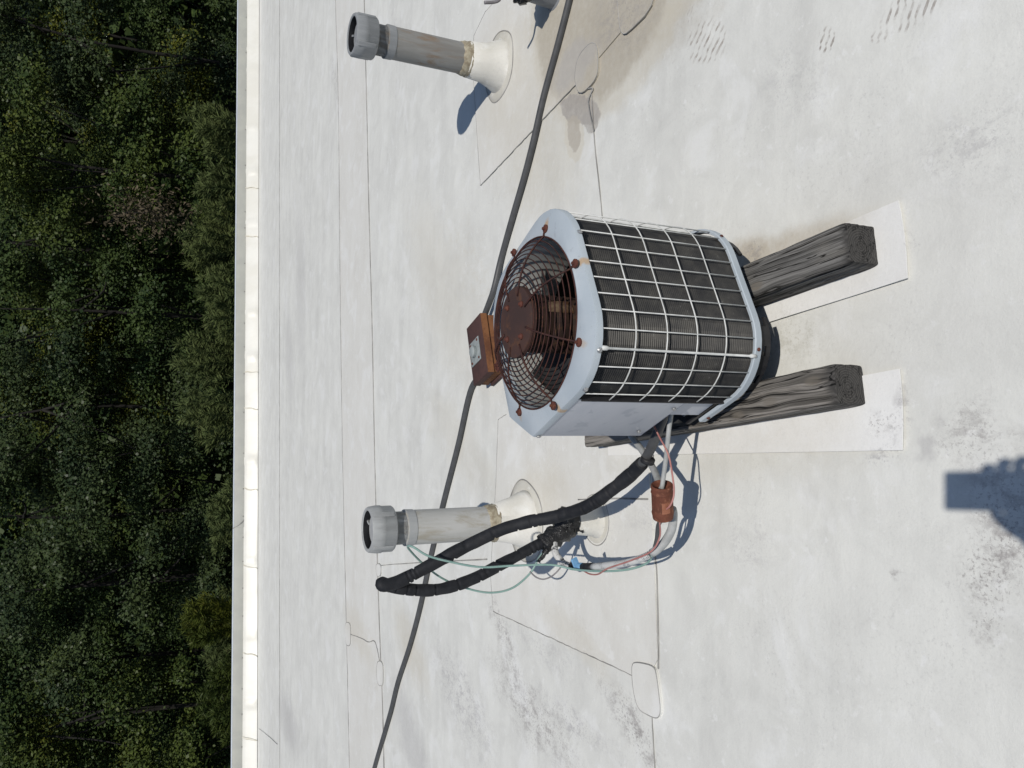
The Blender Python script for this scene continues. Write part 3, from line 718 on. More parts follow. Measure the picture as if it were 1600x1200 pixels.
def outline(hs, r, n=9, ch=True, rl=None):
    """plan outline: three rounded corners and a cut corner at (-,+)"""
    P = []
    for (sx, sy, a0) in ((1, -1, -90), (1, 1, 0), (-1, 1, 90), (-1, -1, 180)):
        if (sx, sy) == (-1, 1) and ch:
            P += [(-hs + .095, hs), (-hs, hs - .095)]; continue
        for k in range(n + 1):
            a = math.radians(a0 + 90 * k / n); P.append((sx * (hs - r) + r * math.cos(a), sy * (hs - r) + r * math.sin(a)))
    return P


def ring_prism(name, polys, mat, close=True, ang=35):
    """polys: list of (outline, z); consecutive outlines are bridged"""
    n = len(polys[0][0]); V = []; F = []
    for P, z in polys: V += [lp(a, b, z) for a, b in P]
    m = len(polys)
    for i in range(m if close else m - 1):
        for k in range(n): F.append((i * n + k, i * n + (k + 1) % n, ((i + 1) % m) * n + (k + 1) % n, ((i + 1) % m) * n + k))
    o = mesh(name, V, F, mat, cond); return autosmooth(o, ang)


R1 = .14
# black base pan with slotted skirt
base = prism('base_pan', [tuple(lp(a, b, 0)[:2]) for a, b in outline(HS - .02, R1)], .128, .138, M['black'], cond)
sk = outline(HS - .010, R1 - .004, 9); skp = []
for i in range(len(sk)):
    a, b = np.array(sk[i]), np.array(sk[(i + 1) % len(sk)]); m = max(1, int(np.linalg.norm(b - a) / .016))
    skp += [a + (b - a) * k / m for k in range(m)]
SBS = {}; n = len(skp)
for i in range(n):
    a, b = skp[i], skp[(i + 1) % n]
    if min(abs(a[0]), abs(a[1])) < .092 or (a[0] < 0 and a[1] > 0): continue
    g = (i % 3 == 1)
    for z0, z1 in ([(.095, .106), (.116, .131)] if g else [(.095, .131)]):
        q = [lp(*a, z0), lp(*b, z0), lp(*b, z1), lp(*a, z1)]; ai, bi = a * .975, b * .975
        q += [lp(*ai, z0), lp(*bi, z0), lp(*bi, z1), lp(*ai, z1)]
        SBS.setdefault((a[0] > 0, a[1] > 0), MB()).add(q, [(0, 1, 2, 3), (5, 4, 7, 6), (3, 2, 6, 7), (1, 0, 4, 5), (0, 3, 7, 4), (2, 1, 5, 6)])
for sb in SBS.values(): sb.build('slotted_corner', M['black'], cond)
for a, b in ((-.13, -.13), (.13, -.13), (.13, .13), (-.13, .13)):
    box('foot_pad', lp(a, b, .112), .045 * E1, .045 * E2, .0165 * UPV, M['black'], cond, .004)
def open_path(h, r, a0_, b1_):
    P = [(-h, a0_)]
    for sx, sy, a0 in ((-1, -1, 180), (1, -1, 270), (1, 1, 0)):
        for k in range(12): a = math.radians(a0 + 90 * k / 11); P.append((sx * (h - r) + r * math.cos(a), sy * (h - r) + r * math.sin(a)))
    return P + [(b1_, h)]
V = []; F = []; rp = [(.006, .139), (.006, .155), (.004, .157), (-.002, .157), (-.004, .150), (-.004, .139)]
for d, z in rp: V += [lp(a, b, z) for a, b in open_path(HS + d, R1 + d, .04, -.10)]
m = len(V) // len(rp)
for i in range(len(rp)):
    for k in range(m - 1): F.append((i * m + k, i * m + k + 1, ((i + 1) % 6) * m + k + 1, ((i + 1) % 6) * m + k))
F += [tuple(i * m for i in range(6)), tuple(i * m + m - 1 for i in range(5, -1, -1))]
autosmooth(mesh('base_rim', V, F, M['paint'], cond), 35)
for k in (8, 16, 26, 31):
    a, b = open_path(HS + .006, R1 + .006, .04, -.10)[k]; q = np.array([a, b]) / math.hypot(a, b)
    lathe('rim_screw', lp(a, b, .148), lp(a + q[0] * .01, b + q[1] * .01, .148), [(0, .0045), (.002, .0045), (.004, .002)], M['rust'], cond, 8, ce=True)
lathe('rim_screw', lp(-HS - .006, .015, .148), lp(-HS - .02, .015, .148), [(0, .0045), (.002, .0045), (.004, .002)], M['rust'], cond, 8, ce=True)
# coil with its fin rows: a pleated wall, open where the service panel sits
co = outline(HS - .024, R1 - .02, 9, False); cop = []
# start at the panel edge on the left face and go round to the back face
path = []
oc = HS - .011; rc = R1 - .010
path.append((-oc, -.055))
for sx, sy, a0 in ((-1, -1, 180), (1, -1, 270), (1, 1, 0)):
    for k in range(11):
        a = math.radians(a0 + 9 * k); path.append((sx * (oc - rc) + rc * math.cos(a), sy * (oc - rc) + rc * math.sin(a)))
path.append((-.03, oc)); nr = 84; V = []; F = []
for j in range(nr * 2 + 1):
    z = .138 + (.58 - .138) * j / (nr * 2); s_ = 1.0 + (.010 if j % 2 else 0)
    for a, b in path: V.append(lp(a * s_, b * s_, z))
m = len(path)
for j in range(nr * 2):
    for k in range(m - 1): F.append((j * m + k, j * m + k + 1, (j + 1) * m + k + 1, (j + 1) * m + k))
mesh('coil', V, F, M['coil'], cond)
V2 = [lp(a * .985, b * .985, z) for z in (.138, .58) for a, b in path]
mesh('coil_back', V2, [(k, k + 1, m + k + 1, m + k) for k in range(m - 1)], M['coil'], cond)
# white coil guard: hoops and uprights
go = HS + .002; gr_ = R1 + .002
gp = [(-go, -.06)]
for sx, sy, a0 in ((-1, -1, 180), (1, -1, 270), (1, 1, 0)):
    for k in range(13):
        a = math.radians(a0 + 7.5 * k); gp.append((sx * (go - gr_) + gr_ * math.cos(a), sy * (go - gr_) + gr_ * math.sin(a)))
gp.append((-.02, go)); gp = np.array(gp); sl = np.r_[0, np.cumsum(np.linalg.norm(np.diff(gp, axis=0), axis=1))]
def g_at(s): return np.array([np.interp(s, sl, gp[:, 0]), np.interp(s, sl, gp[:, 1])])
for j in range(1, 5):
    z = .158 + (.560 - .158) * j / 5; tube('guard_hoop', [lp(*p, z) for p in gp], .00148, M['white_wire'], cond, 6)
s_near = HS - R1 - .06 + R1 * .90; up = None
for k in range(-3, 34):
    s = s_near + k * .0405
    if s < .012 or s > sl[-1] - .01: continue
    p = g_at(s); q = p * 1.008; post = (k in (0, 11))
    if post:
        w = tube('guard_post', [lp(*q, .152), lp(*q, .166), lp(*q, .17), lp(*q, .546), lp(*q, .55), lp(*q, .562)], [.0052, .0052, .0027, .0027, .0052, .0052], M['white_wire'], cond, 8)
        w['label'] = 'thicker upright post with clipped ends'
    else:
        w = tube('guard_upright', [lp(*p, .15), lp(*p, .566)], .00145, M['white_wire'], cond, 6)
# service panel: left face, cut corner and part of the back face; tapered foot, recessed strip below
PO = HS + .003
pz0, pz1 = .276, .575
pv = [(-PO, -.062, .268), (-PO, PO - .096, .274), (-PO + .097, PO, .278), (-.03, PO, .278)]
V = [lp(a, b, z) for a, b, z in pv] + [lp(a, b, pz1) for a, b, z in pv]
V += [lp(a * .985, b * .985, z) for a, b, z in pv] + [lp(a * .985, b * .985, pz1) for a, b, z in pv]
F = [(k, k + 1, 4 + k + 1, 4 + k) for k in range(3)] + [(8 + k + 1, 8 + k, 12 + k, 12 + k + 1) for k in range(3)] + [(8 + k, 8 + k + 1, k + 1, k) for k in range(3)] + [(0, 4, 12, 8), (3, 11, 15, 7)]
sp = bev(mesh('service_panel', V, F, M['panel'], cond), .003)
for (b, z) in ((-.03, .283), (.10, .30)):
    lathe('panel_screw', lp(-PO - .001, b, z), lp(-PO - .01, b, z), [(0, .005), (.004, .005), (.006, .002)], M['zinc'], sp, 10, ce=True)
ps = MB(); ps.add(*box_geo(lp(-HS + .012, -.015, .225), .003 * E1, .048 * E2, .065 * UPV)); lowp = ps.build('lower_strip', M['panel'], cond); bev(lowp, .002, 1)
box('wiring_back_plate', lp(-.13, .07, .30), .002 * E1, .13 * E2, .16 * UPV, M['black'], cond)
box('wiring_side_plate', lp(-.18, -.06, .35), .05 * E1, .002 * E2, .2 * UPV, M['black'], cond)
# top cover with round opening
RO = .199; nt = 96
def polar(P, m):
    P = np.array(P); A = np.unwrap(np.arctan2(P[:, 1], P[:, 0])); out_ = []
    P2 = np.vstack([P, P[:1]])
    for k in range(m):
        a = 2 * math.pi * k / m; d = np.array([math.cos(a), math.sin(a)]); best = None
        for i in range(len(P2) - 1):
            p, q = P2[i], P2[i + 1]; e = q - p; det = d[0] * (-e[1]) + d[1] * e[0]
            if abs(det) < 1e-12: continue
            t_ = (p[0] * (-e[1]) + p[1] * e[0]) / det; s_ = (d[0] * p[1] - d[1] * p[0]) / det
            if t_ > 0 and -1e-6 <= s_ <= 1 + 1e-6: best = t_ if best is None else max(best, t_)
        out_.append(tuple(d * best))
    return out_
oA = polar(outline(HS + .005, R1 + .005), nt); oB = polar(outline(HS + .0035, R1 + .0035), nt); oC = polar(outline(HS - .002, R1 - .002), nt); oD = polar(outline(HS - .020, R1 - .020), nt)
circ = lambda r: [(r * math.cos(2 * math.pi * k / nt), r * math.sin(2 * math.pi * k / nt)) for k in range(nt)]
oI = polar(outline(HS + .003, R1 + .003), nt)
def lim(P, rmin): return [tuple(np.array(p) * max(1.0, rmin / np.linalg.norm(p))) for p in P]
ring_prism('top_cover', [(oI, .562), (oA, .562), (oA, .5745), (oB, .5785), (lim(oD, RO + .008), .5875), (circ(RO + .006), .5905), (circ(RO), .589), (circ(RO - .002), .581), (circ(RO - .001), .48), (circ(RO + .004), .48), (circ(RO + .004), .575), (oI, .570)], M['lid'], True, 28)
ring_prism('fan_shroud', [(circ(RO - .006), .570), (circ(RO - .006), .455), (circ(RO - .003), .44)], M['inner'], False)
prism('inner_floor', [tuple(lp(a * .82, b * .82, 0)[:2]) for a, b in outline(HS, R1)], .14, .143, M['inner'], cond)
for a, b, z in ((-.205 - .042, -.12, .567), (-.247, .135, .566), (.10, -.247, .566), (-.2, -.215, .567), (.235, -.16, .567), (.22, .22, .56)):
    q = lp(a, b, z); dr = np.array([a, b]); dr = dr / np.linalg.norm(dr)
    rr_ = np.linalg.norm(polar(outline(HS + .005, R1 + .005), 360)[int(round(math.degrees(math.atan2(dr[1], dr[0])))) % 360])
    q0 = lp(*(dr * (rr_ - .001)), z); q1 = lp(*(dr * (rr_ + .01)), z)
    lathe('cover_screw', q0, q1, [(0, .0062), (.002, .0062), (.0045, .0035)], M['zinc'], cond, 12, ce=True)
# fan guard: domed rings and eight spokes with flattened feet
def dome(r): return .590 + .047 * (1 - max(0, (r - .074) / .126) ** 2.4)
fg = None
for i, r in enumerate([.092, .103, .114, .125, .136, .147, .158, .169, .180, .190, .2]):
    o = tube('guard_ring', [lp(r * math.cos(a), r * math.sin(a), dome(r)) for a in np.linspace(0, 2 * math.pi, 73)[:-1]], (.0014 if i < 10 else .0021), M['rust_wire'], cond, 6, True)
for k in range(8):
    a = math.radians(-40 - 46 * k) if k < 6 else math.radians((5, 88)[k - 6])
    pts = [lp(r * math.cos(a), r * math.sin(a), dome(r) + .003) for r in np.linspace(.06, .2, 9)] + [lp(.213 * math.cos(a), .213 * math.sin(a), .592)]
    s = tube('guard_spoke', pts, .0023, M['rust_wire'], cond, 6)
    q = lp(.217 * math.cos(a), .219 * math.sin(a), .5885)
    lathe('spoke_foot', q, q + UPV, [(0, .010), (.004, .010), (.0055, .007), (.0058, .004), (.010, .0035)], M['rust'], s, 14, ce=True)
hub = lathe('motor_cover', lp(0, 0, .627), lp(0, 0, 1), [(0, .0835), (.008, .0835), (.0105, .082), (.0115, .074), (.0125, .03), (.0125, .002)], M['rust_hub'], cond, 48, ce=True)
for k in range(4):
    a = math.radians(20 + 90 * k); q = lp(.052 * math.cos(a), .052 * math.sin(a), .639)
    lathe('hub_bolt', q, q + UPV, [(0, .0075), (.003, .0075), (.0045, .005), (.008, .0035)], M['rust'], hub, 8, ce=True)
mt = lathe('fan_motor', lp(0, 0, .625), lp(0, 0, 0), [(0, .05), (.01, .066), (.02, .068), (.055, .068), (.058, .0655), (.062, .068), (.10, .068), (.103, .0655), (.107, .068), (.145, .067), (.155, .05), (.16, .014), (.2, .012)], M['motor'], cond, 36, ce=True)
V = []; F = []
for j, z in enumerate((.585, .52)):
    for k in range(8):
        a = math.radians(-98 + 4 * k); V.append(lp(.0692 * math.cos(a), .0692 * math.sin(a), z))
for k in range(7): F.append((k, k + 1, 9 + k, 8 + k))
mesh('motor_label', V, F, M['motor_label'], mt, True)
for k in range(4):
    a0 = math.radians(-62 + 90 * k); V = []; F = []
    for i in range(9):
        r = .035 + .152 * i / 8
        for j in range(9):
            w = (.28 + .30 * i / 8) ; a = a0 + w * (j / 8 - .5) * 2 + .25 * i / 8; z = .486 + .055 * (.5 - j / 8) - .01 * (1 - (2 * j / 8 - 1) ** 2); V.append(lp(r * math.cos(a), r * math.sin(a), z))
    for i in range(8):
        for j in range(8): F.append((i * 9 + j, i * 9 + j + 1, (i + 1) * 9 + j + 1, (i + 1) * 9 + j))
    o = mesh('fan_blade', V, F, M['blade'], cond, True); md = o.modifiers.new('thickness', 'SOLIDIFY'); md.thickness = .002

# ------------------------------------------------------------------ vent pipes


def vent_pipe(label, basepx, toppx, ztop, mats, boot_r, lean_fix=None, dark=True, pinch=0.0, scale=1.0, bootz=.165):
    b = at(*basepx); d = ray(*toppx); # top: the point of the sight line nearest the height ztop
    tp = at(toppx[0], toppx[1], ztop); 
    tp[1] = b[1] + (tp[1] - b[1]) * .5
    ax = (tp - b) / np.linalg.norm(tp - b); Lg = np.linalg.norm(tp - b)
    t = thing('vent_pipe', label, 'vent pipe', tuple(b), 'vent pipes on the roof')
    pr, cr = .0655 * scale, .085 * scale; bz = bootz
    lathe('pipe', b, tp, [(.1, pr), (Lg - .14, pr), (Lg - .139, pr - .004), (Lg - .08, pr - .004)], M[mats[0]], t, 48)
    lathe('collar', b, tp, [(Lg - .175, pr - .001), (Lg - .173, pr + .0022), (Lg - .142, pr + .003), (Lg - .142, pr - .004), (Lg - .095, pr - .004), (Lg - .09, pr + .001)], M[mats[1]], t, 48)
    cp = lathe('cap', b, tp, [(Lg - .096, pr - .006), (Lg - .093, cr - .004), (Lg - .088, cr), (Lg - .05, cr), (Lg - .047, cr + .0025), (Lg - .03, cr + .0025), (Lg - .006, cr - .001), (Lg, cr - .005), (Lg, cr - .014), (Lg - .003, cr - .016)], M[mats[1]], t, 56)
    u = np.cross(ax, [0, 1, 0]); u /= np.linalg.norm(u); w = np.cross(ax, u)
    ins = MB(); ins.add(*lathe_geo(b, tp, [(Lg - .036, .002), (Lg - .022, .002), (Lg - .022, cr - .034), (Lg - .036, cr - .034)], 40))
    ins.build('cap_disc', M[mats[1]], cp)
    lathe('cap_hollow', b, tp, [(Lg - .062, .001), (Lg - .062, cr - .017), (Lg - .003, cr - .0161)], M['black'], cp, 40)
    for k in range(3):
        a = math.radians(12 + 120 * k); dr = math.cos(a) * u + math.sin(a) * w; tn = np.cross(ax, dr)
        box('cap_rib', b + ax * (Lg - .022) + dr * (cr - .030), .012 * dr, .004 * tn, .006 * ax, M[mats[1]], cp)
    for k in range(4):
        a = math.radians(48 + 90 * k); dr = math.cos(a) * u + math.sin(a) * w; tn = np.cross(ax, dr)
        box('cap_lug', b + ax * (Lg - .046) + dr * (cr + .0005), .0035 * dr, .010 * tn, .038 * ax, M[mats[1]], cp, .002)
    # flexible boot: cone with a welded flange
    prof = [(.0045, boot_r + .019), (.010, boot_r + .017), (.022, boot_r + .010), (.04, boot_r + .002), (bz * .5, (boot_r + pr) / 2 + .002), (bz, pr + .009), (bz + .004, pr + .001)]
    fv, ff = lathe_geo(b, b + UPV, [(-.001, boot_r + .058), (.005, boot_r + .053), (.0068, boot_r + .034), (.0085, boot_r + .018), (.007, boot_r)], 64)
    fv = [b + (np.array(q) - b) * np.array([1 + .03 * math.sin(2 * a + .4) + .02 * math.sin(5 * a)] * 2 + [1]) for q in fv for a in [math.atan2(q[1] - b[1], q[0] - b[0])]]
    autosmooth(mesh('boot_flange', fv, ff, M['flange'], t), 50)
    v, f = lathe_geo(b, b + UPV, prof, 64)
    V = []
    for i, p in enumerate(v):
        z = p[2]; k = min(1, max(0, z / bz)); q = np.array(p) + (ax * z / ax[2] - UPV * z)
        rel = q - (b + ax * z / ax[2]); a = math.atan2(rel[1], rel[0])
        mod = 1 + .05 * (float(vnoise(a * 3.2, z * 14, 5)) - .5) * min(1, z / .02) + (pinch * math.sin(3 * a + 1.9) * math.sin(math.pi * min(1, z / bz)) if z > .008 else (.03 * math.sin(2 * a + .4) + .02 * math.sin(5 * a)))
        V.append((b + ax * z / ax[2]) + rel * mod)
    bt = autosmooth(mesh('boot', V, f, M['boot'], t), 60)
    ring = [b + UPV * .005 + np.array([math.cos(a), math.sin(a), 0]) * (boot_r + .056) * (1 + .03 * math.sin(2 * a + .4) + .02 * math.sin(5 * a)) for a in np.linspace(0, 2 * math.pi, 61)[:-1]]
    tube('flange_seam', ring, .0028, M['seam'], bt, 5, True)
    zc = bz / ax[2]; cl = []
    cv, cf = lathe_geo(b, tp, [(zc - .010, pr + .009), (zc - .004, pr + .0105), (zc + .006, pr + .006), (zc + .016, pr + .0075), (zc + .024, pr + .004), (zc + .034, pr + .002), (zc + .036, pr - .001)], 60)
    cv = [np.array(p) + ax * .012 * (vnoise(i % 60 * .5, i // 60 * .3, 4) - .5) + RNG.normal(size=3) * .0004 for i, p in enumerate(cv)]
    mesh('sealant', cv, cf, M['caulk'], t, True)
    return t


vent_pipe('dark grey rust stained vent pipe with grey cap in a smooth conical white boot', (781, 104), (552, 50), .678, ('pvc_dark', 'cap_dark'), .098)
vent_pipe('pale grey vent pipe with pale cap standing behind the black insulated line', (822, 814), (574, 828), .655, ('pvc_light', 'cap_light'), .105, pinch=.15, bootz=.15)

# third penetration, cut by the photograph's border
b3 = at(868, -12); st = thing('pipe_stub', 'short dark grey roof stub with a ragged collar cut off by the top border', 'pipe stub', tuple(b3))
lathe('stub', b3, b3 + UPV + np.array([-.0, 0, 0]), [(.0, .075), (.01, .062), (.10, .058), (.135, .062), (.14, .055), (.14, .004)], M['cap_dark'], st, 32, ce=True)
v, f = lathe_geo(b3, b3 + UPV, [(.11, .066), (.125, .076), (.15, .072), (.16, .05), (.155, .01)], 32); v = [np.array(p) + RNG.normal(size=3) * .005 for p in v]
mesh('ragged_collar', v, f, M['mastic'], st, True)
tube('loose_lead', spline([b3 + UPV * .15, b3 + UPV * .22 + np.array([-.02, .0, 0]), aty(780, 0, b3[1] + .02), aty(757, 4, b3[1] + .03)], 6), .007, M['grey_wire'], st, 6)

# ------------------------------------------------------------------ junction box and conduit
bc = [np.array(p) for p in ((.302, 3.114), (.049, 3.011), (-.011, 3.149), (.248, 3.26))]
cb = sum(bc) / 4; jx = (bc[0] - bc[1]) / 2; jx = np.array([*(jx), 0]); jl = np.linalg.norm(jx); jx /= jl; jy = np.array([-jx[1], jx[0], 0])
jb = thing('junction_box', 'rusty brown junction box with a grey outlet cover lying behind the condenser', 'electrical box', (cb[0], cb[1], 0))
J0 = np.array([cb[0], cb[1], 0]); hx, hy = jl, .078
box('box_body', J0 + UPV * .036, hx * jx, hy * jy, .018 * UPV, M['rust_orange'], jb, .003)
lid = box('box_lid', J0 + UPV * .0735, (hx + .004) * jx, (hy + .004) * jy, .0165 * UPV, M['rust_box'], jb, .003)
box('lid_front_lip', J0 + UPV * .0735 - jy * (hy + .0052), (hx + .003) * jx, .001 * jy, .0145 * UPV, M['rust_orange'], jb)
box('mounting_bracket', J0 + UPV * .011 + jx * .0, (hx + .012) * jx, (hy - .02) * jy, .0065 * UPV, M['rust_box'], jb, .002)
pc = J0 + UPV * .0925 - jx * .005 + jy * .012
pl_ = box('outlet_plate', pc, .055 * jx, .052 * jy, .0022 * UPV, M['plate'], jb, .002)
kn = lathe('outlet_cover', pc, pc + UPV, [(.002, .026), (.016, .026), (.02, .022), (.022, .012), (.022, .001)], M['plate'], pl_, 28, ce=True)
for sx, sy in ((-.042, .038), (.042, -.038), (.042, .038), (-.042, -.038)):
    lathe('plate_screw', pc + jx * sx + jy * sy, pc + jx * sx + jy * sy + UPV, [(0, .006), (.0045, .006), (.006, .003)], M['rust'], pl_, 10, ce=True)
cz = .0142
end_r = J0 + jx * (hx - .01) + UPV * .036; end_l = J0 - jx * (hx - .06) + UPV * cz + jy * (hy + .012)
A = [at(903, -60, cz), at(890, 0, cz), at(872, 70, cz), at(850, 150, cz), at(834, 220, cz), at(819, 278, cz), at(801, 340, cz), at(783, 405, cz), at(771, 455, .03), end_r + jx * .03, end_r]
B = [end_l, at(737, 606, cz), at(716, 695, cz), at(693, 785, cz), at(673, 870, cz), at(656, 950, cz), at(640, 1010, cz), at(622, 1065, cz), at(611, 1110, cz), at(598, 1155, cz), at(585, 1200, cz), at(568, 1265, cz)]
def fix(P): return [p for p in P]
cr = .0138
for pts, lab in ((A, 'grey conduit crossing the roof from the top border to the rusty box'), (B, 'grey conduit running from the rusty box to the lower border')):
    tag(tube('conduit', spline(pts, 8), cr, M['conduit'], None, 12), lab, 'conduit', 'conduits lying across the roof')

# ------------------------------------------------------------------ refrigerant lines
pp = at(932, 812); pn = thing('line_penetration', 'white boot on the roof smeared with black tar where the cooling lines go in', 'pipe boot', tuple(pp))
axp = (aty(890, 824, pp[1]) - pp); 
bt = lathe('boot', pp, pp + UPV, [(.004, .064), (.012, .059), (.03, .053), (.088, .047), (.092, .03)], M['boot'], pn, 40, ang=60)
lathe('boot_flange', pp, pp + UPV, [(-.001, .088), (.004, .085), (.006, .064), (.005, .05)], M['flange'], pn, 40)
tube('flange_seam', [pp + UPV * .004 + np.array([math.cos(a), math.sin(a), 0]) * .086 for a in np.linspace(0, 2 * math.pi, 41)[:-1]], .0025, M['seam'], bt, 5, True)
mz = [pp + UPV * .075, pp + UPV * .12, aty(884, 826, 2.24), aty(868, 838, 2.235), aty(848, 852, 2.23)]
q = spline(mz, 8); rr = np.interp(np.linspace(0, 1, len(q)), [0, .2, .45, .7, 1], [.045, .046, .043, .036, .026])
v, f = tube_geo(q, rr, 20); v = [np.array(p) + RNG.normal(size=3) * .0016 + (vnoise(p[0] * 60, p[2] * 60 + p[1] * 40, 2) - .5) * .012 for p in v]
mesh('tar_smear', v, f, M['mastic'], pn, True)
q = spline([aty(860, 850, 2.22), aty(852, 862, 2.22), aty(842, 878, 2.22)], 5); v, f = tube_geo(q, np.linspace(.013, .004, len(q)), 8); v = [np.array(p) + RNG.normal(size=3) * .002 for p in v]
mesh('tar_tail', v, f, M['mastic'], pn, True)

sl_ = thing('suction_line', 'black foam insulated cooling line looping up from condenser and down to the tarred boot', 'insulated pipe', tuple(at(1003, 724, .0)))
out_ = [at(1003, 724, .17), aty(985, 742, 1.80), aty(960, 762, 1.856), aty(930, 784, 1.92), aty(903, 797, 1.98), aty(868, 807, 2.05), aty(820, 817, 2.11), aty(775, 831, 2.15), aty(720, 858, 2.185), aty(660, 890, 2.205), aty(622, 909, 2.213), aty(600, 915, 2.216)]
ret_ = [aty(597, 911, 2.223), aty(610, 916, 2.232), aty(650, 922, 2.236), aty(695, 919, 2.238), aty(742, 903, 2.24), aty(790, 878, 2.24), aty(830, 857, 2.24), aty(868, 836, 2.24)]


def foam(pts, r, seed, crack=.26):
    q = spline(pts, 22); L_ = np.r_[0, np.cumsum(np.linalg.norm(np.diff(q, axis=0), axis=1))]
    rad = r * (1 + .07 * (vnoise(L_ * 40, L_ * 0, seed) - .5)); v, f = tube_geo(q, rad, 18)
    v = np.array(v).reshape(len(q), 18, 3); ctr = q[:, None, :]
    lump = 1 + .14 * (vnoise((L_[:, None] * 30) + np.zeros(18), np.arange(18)[None, :] * .5 + np.zeros((len(q), 1)), seed + 3) - .5)
    lump[:, 5] -= .10 * vnoise(L_ * 9, L_ * 0, seed + 8); lump[:, 6] += .05 * vnoise(L_ * 7, L_ * 0, seed + 5)
    for s in np.cumsum(RNG.uniform(.012, .10, 60)):               # cracks round the split foam
        if s > L_[-1]: break
        k = np.argmin(abs(L_ - s)); a0 = random.randrange(18)
        for j in range(random.randrange(5, 15)): lump[k, (a0 + j) % 18] -= crack
    v = ctr + (v - ctr) * lump[:, :, None]; return v.reshape(-1, 3), f


mesh('foam_sleeve', *foam(out_, .0195, 1), M['foam'], sl_, True)
mesh('foam_sleeve', *foam(ret_, .0188, 6), M['foam'], sl_, True)
# elbow where the two foam sleeves meet at the top of the loop
q = spline([out_[-2], out_[-1], ret_[0], ret_[1]], 5); mesh('foam_elbow', *tube_geo(q, .0192, 16), M['foam'], sl_, True)
tube('bare_pipe', spline([at(1042, 640, .19), at(1030, 668, .19), at(1020, 694, .18), at(1010, 714, .173), at(1001, 726, .17)], 6), .0135, M['conduit'], sl_, 12)
kp = spline([at(1013, 716, .172), at(1011, 722, .172)], 3); tube('tape_wrap', kp, .0195, M['black'], sl_, 14)

ll = thing('liquid_line', 'pale cooling line with a rusty filter canister curving over the roof to the tarred boot', 'cooling pipe', tuple(at(1035, 790, 0)))
lq = [aty(866, 848, 2.21), aty(868, 864, 2.19), aty(878, 878, 2.165), at(890, 884, .178), at(916, 886, .185), at(950, 883.5, .19), at(985, 878, .182), at(1014, 867, .165), at(1036, 850, .145), at(1049, 828, .135), at(1052, 806, .14), at(1050, 795, .15)]
q = spline(lq, 6); tube('sleeve', q[:20], .0112, M['sleeve'], ll, 12); tube('mesh_jacket', q[26:43], .0104, M['mesh'], ll, 12); tube('pale_jacket', q[43:], .0118, M['pale_tube'], ll, 12)
tube('black_tape', q[19:22], .0125, M['black'], ll, 14); tube('black_tape', q[23:27], .0122, M['black'], ll, 14); tube('blue_tape', q[21:24], .0130, M['tape_blue'], ll, 14)
box('blue_tape_tab', at(899, 879, .195), (.012, .004, .004), (0, .001, .002), (-.004, 0, .008), M['tape_blue'], ll)
d1, d2 = aty(1034, 757, 1.60), aty(1036, 810, 1.625); dl = np.linalg.norm(d2 - d1)
dr = lathe('filter_canister', d1, d2, [(.03, .008), (.012, .012), (.008, .019), (.003, .0225), (0, .025), (.001, .0275), (.005, .0285), (.012, .0275), (.018, .0275), (.02, .0288), (.024, .0275), (dl - .024, .0275), (dl - .02, .0288), (dl - .012, .0275), (dl - .003, .0265), (dl, .022), (dl + .004, .012), (dl + .004, .006)], M['rust_can'], ll, 36, ce=True)
axd = (d2 - d1) / dl; fr = -VF + axd * (VF @ axd); fr /= np.linalg.norm(fr); sd = np.cross(axd, fr)
V = []; F = []
for j in range(2):
    for k in range(6):
        a = math.radians(-22 + 9 * k - 8); V.append(d1 + axd * (dl * (.40 if j == 0 else .72)) + (.0285 * math.cos(a)) * fr + (.0285 * math.sin(a)) * sd)
for k in range(5): F.append((k, k + 1, 7 + k, 6 + k))
lb = mesh('canister_label', V, F, M['can_label'], dr, True)
tube('pale_pipe', spline([at(985, 680, .12), at(1004, 705, .14), at(1022, 735, .165), d1 + axd * .02], 6), .0095, M['pale_tube'], ll, 10)
tube('thin_pipe', spline([at(1050, 640, .21), at(1045, 672, .21), at(1041, 712, .205), d1 + axd * .012], 6), .0062, M['pale_tube'], ll, 10)
tube('drop_pipe', spline([d2 + axd * .0 - .008 * fr * 0, at(1029, 820, .17), at(1026, 845, .155), at(1019, 868, .15)], 6), .0062, M['conduit'], ll, 10)

gw = tube('control_wire', spline([at(1019, 866, .158), at(1012, 879, .15), at(985, 889, .16), at(945, 892.5, .19), aty(900, 890, 2.02), aty(860, 882.5, 2.08), aty(800, 884, 2.12), aty(750, 886, 2.14), aty(700, 877, 2.15), aty(668, 868, 2.16), aty(648, 856, 2.17), aty(639, 853, 2.19), aty(639, 858, 2.22), aty(660, 880, 2.26), aty(690, 903, 2.27), aty(725, 918, 2.27), aty(765, 926, 2.26), aty(800, 919, 2.25), aty(828, 896, 2.24), aty(842, 872, 2.23), aty(858, 852, 2.225)], 8), .0034, M['green_wire'], None, 8)
tag(gw, 'pale green wire looping from the black line down past the blue tape', 'wire', 'thin control wires')
tag(tube('control_wire', spline([at(1020, 662, .22), at(1030, 682, .215), at(1044, 710, .21), at(1051, 745, .195), at(1053, 772, .195), at(1047, 790, .20), at(1036, 800, .2), at(1031, 815, .19), at(1031, 838, .17), at(1018, 861, .175), at(985, 876, .195), at(950, 888, .205), at(935, 897, .19), at(922, 897, .18), at(912, 892, .18)], 8), .0024, M['red_wire'], None, 8), 'thin faded red wire hanging over the rusty canister', 'wire', 'thin control wires')
tag(tube('control_wire', spline([aty(828, 893, 2.2), aty(838, 902, 2.19), aty(850, 905, 2.18), aty(864, 899, 2.17), aty(876, 886, 2.16), aty(880, 872, 2.17)], 8), .0026, M['grey_wire'], None, 8), 'short thin grey loop drooping below the tarred boot', 'wire', 'thin control wires')  # thin grey tube bent into a short hanging loop

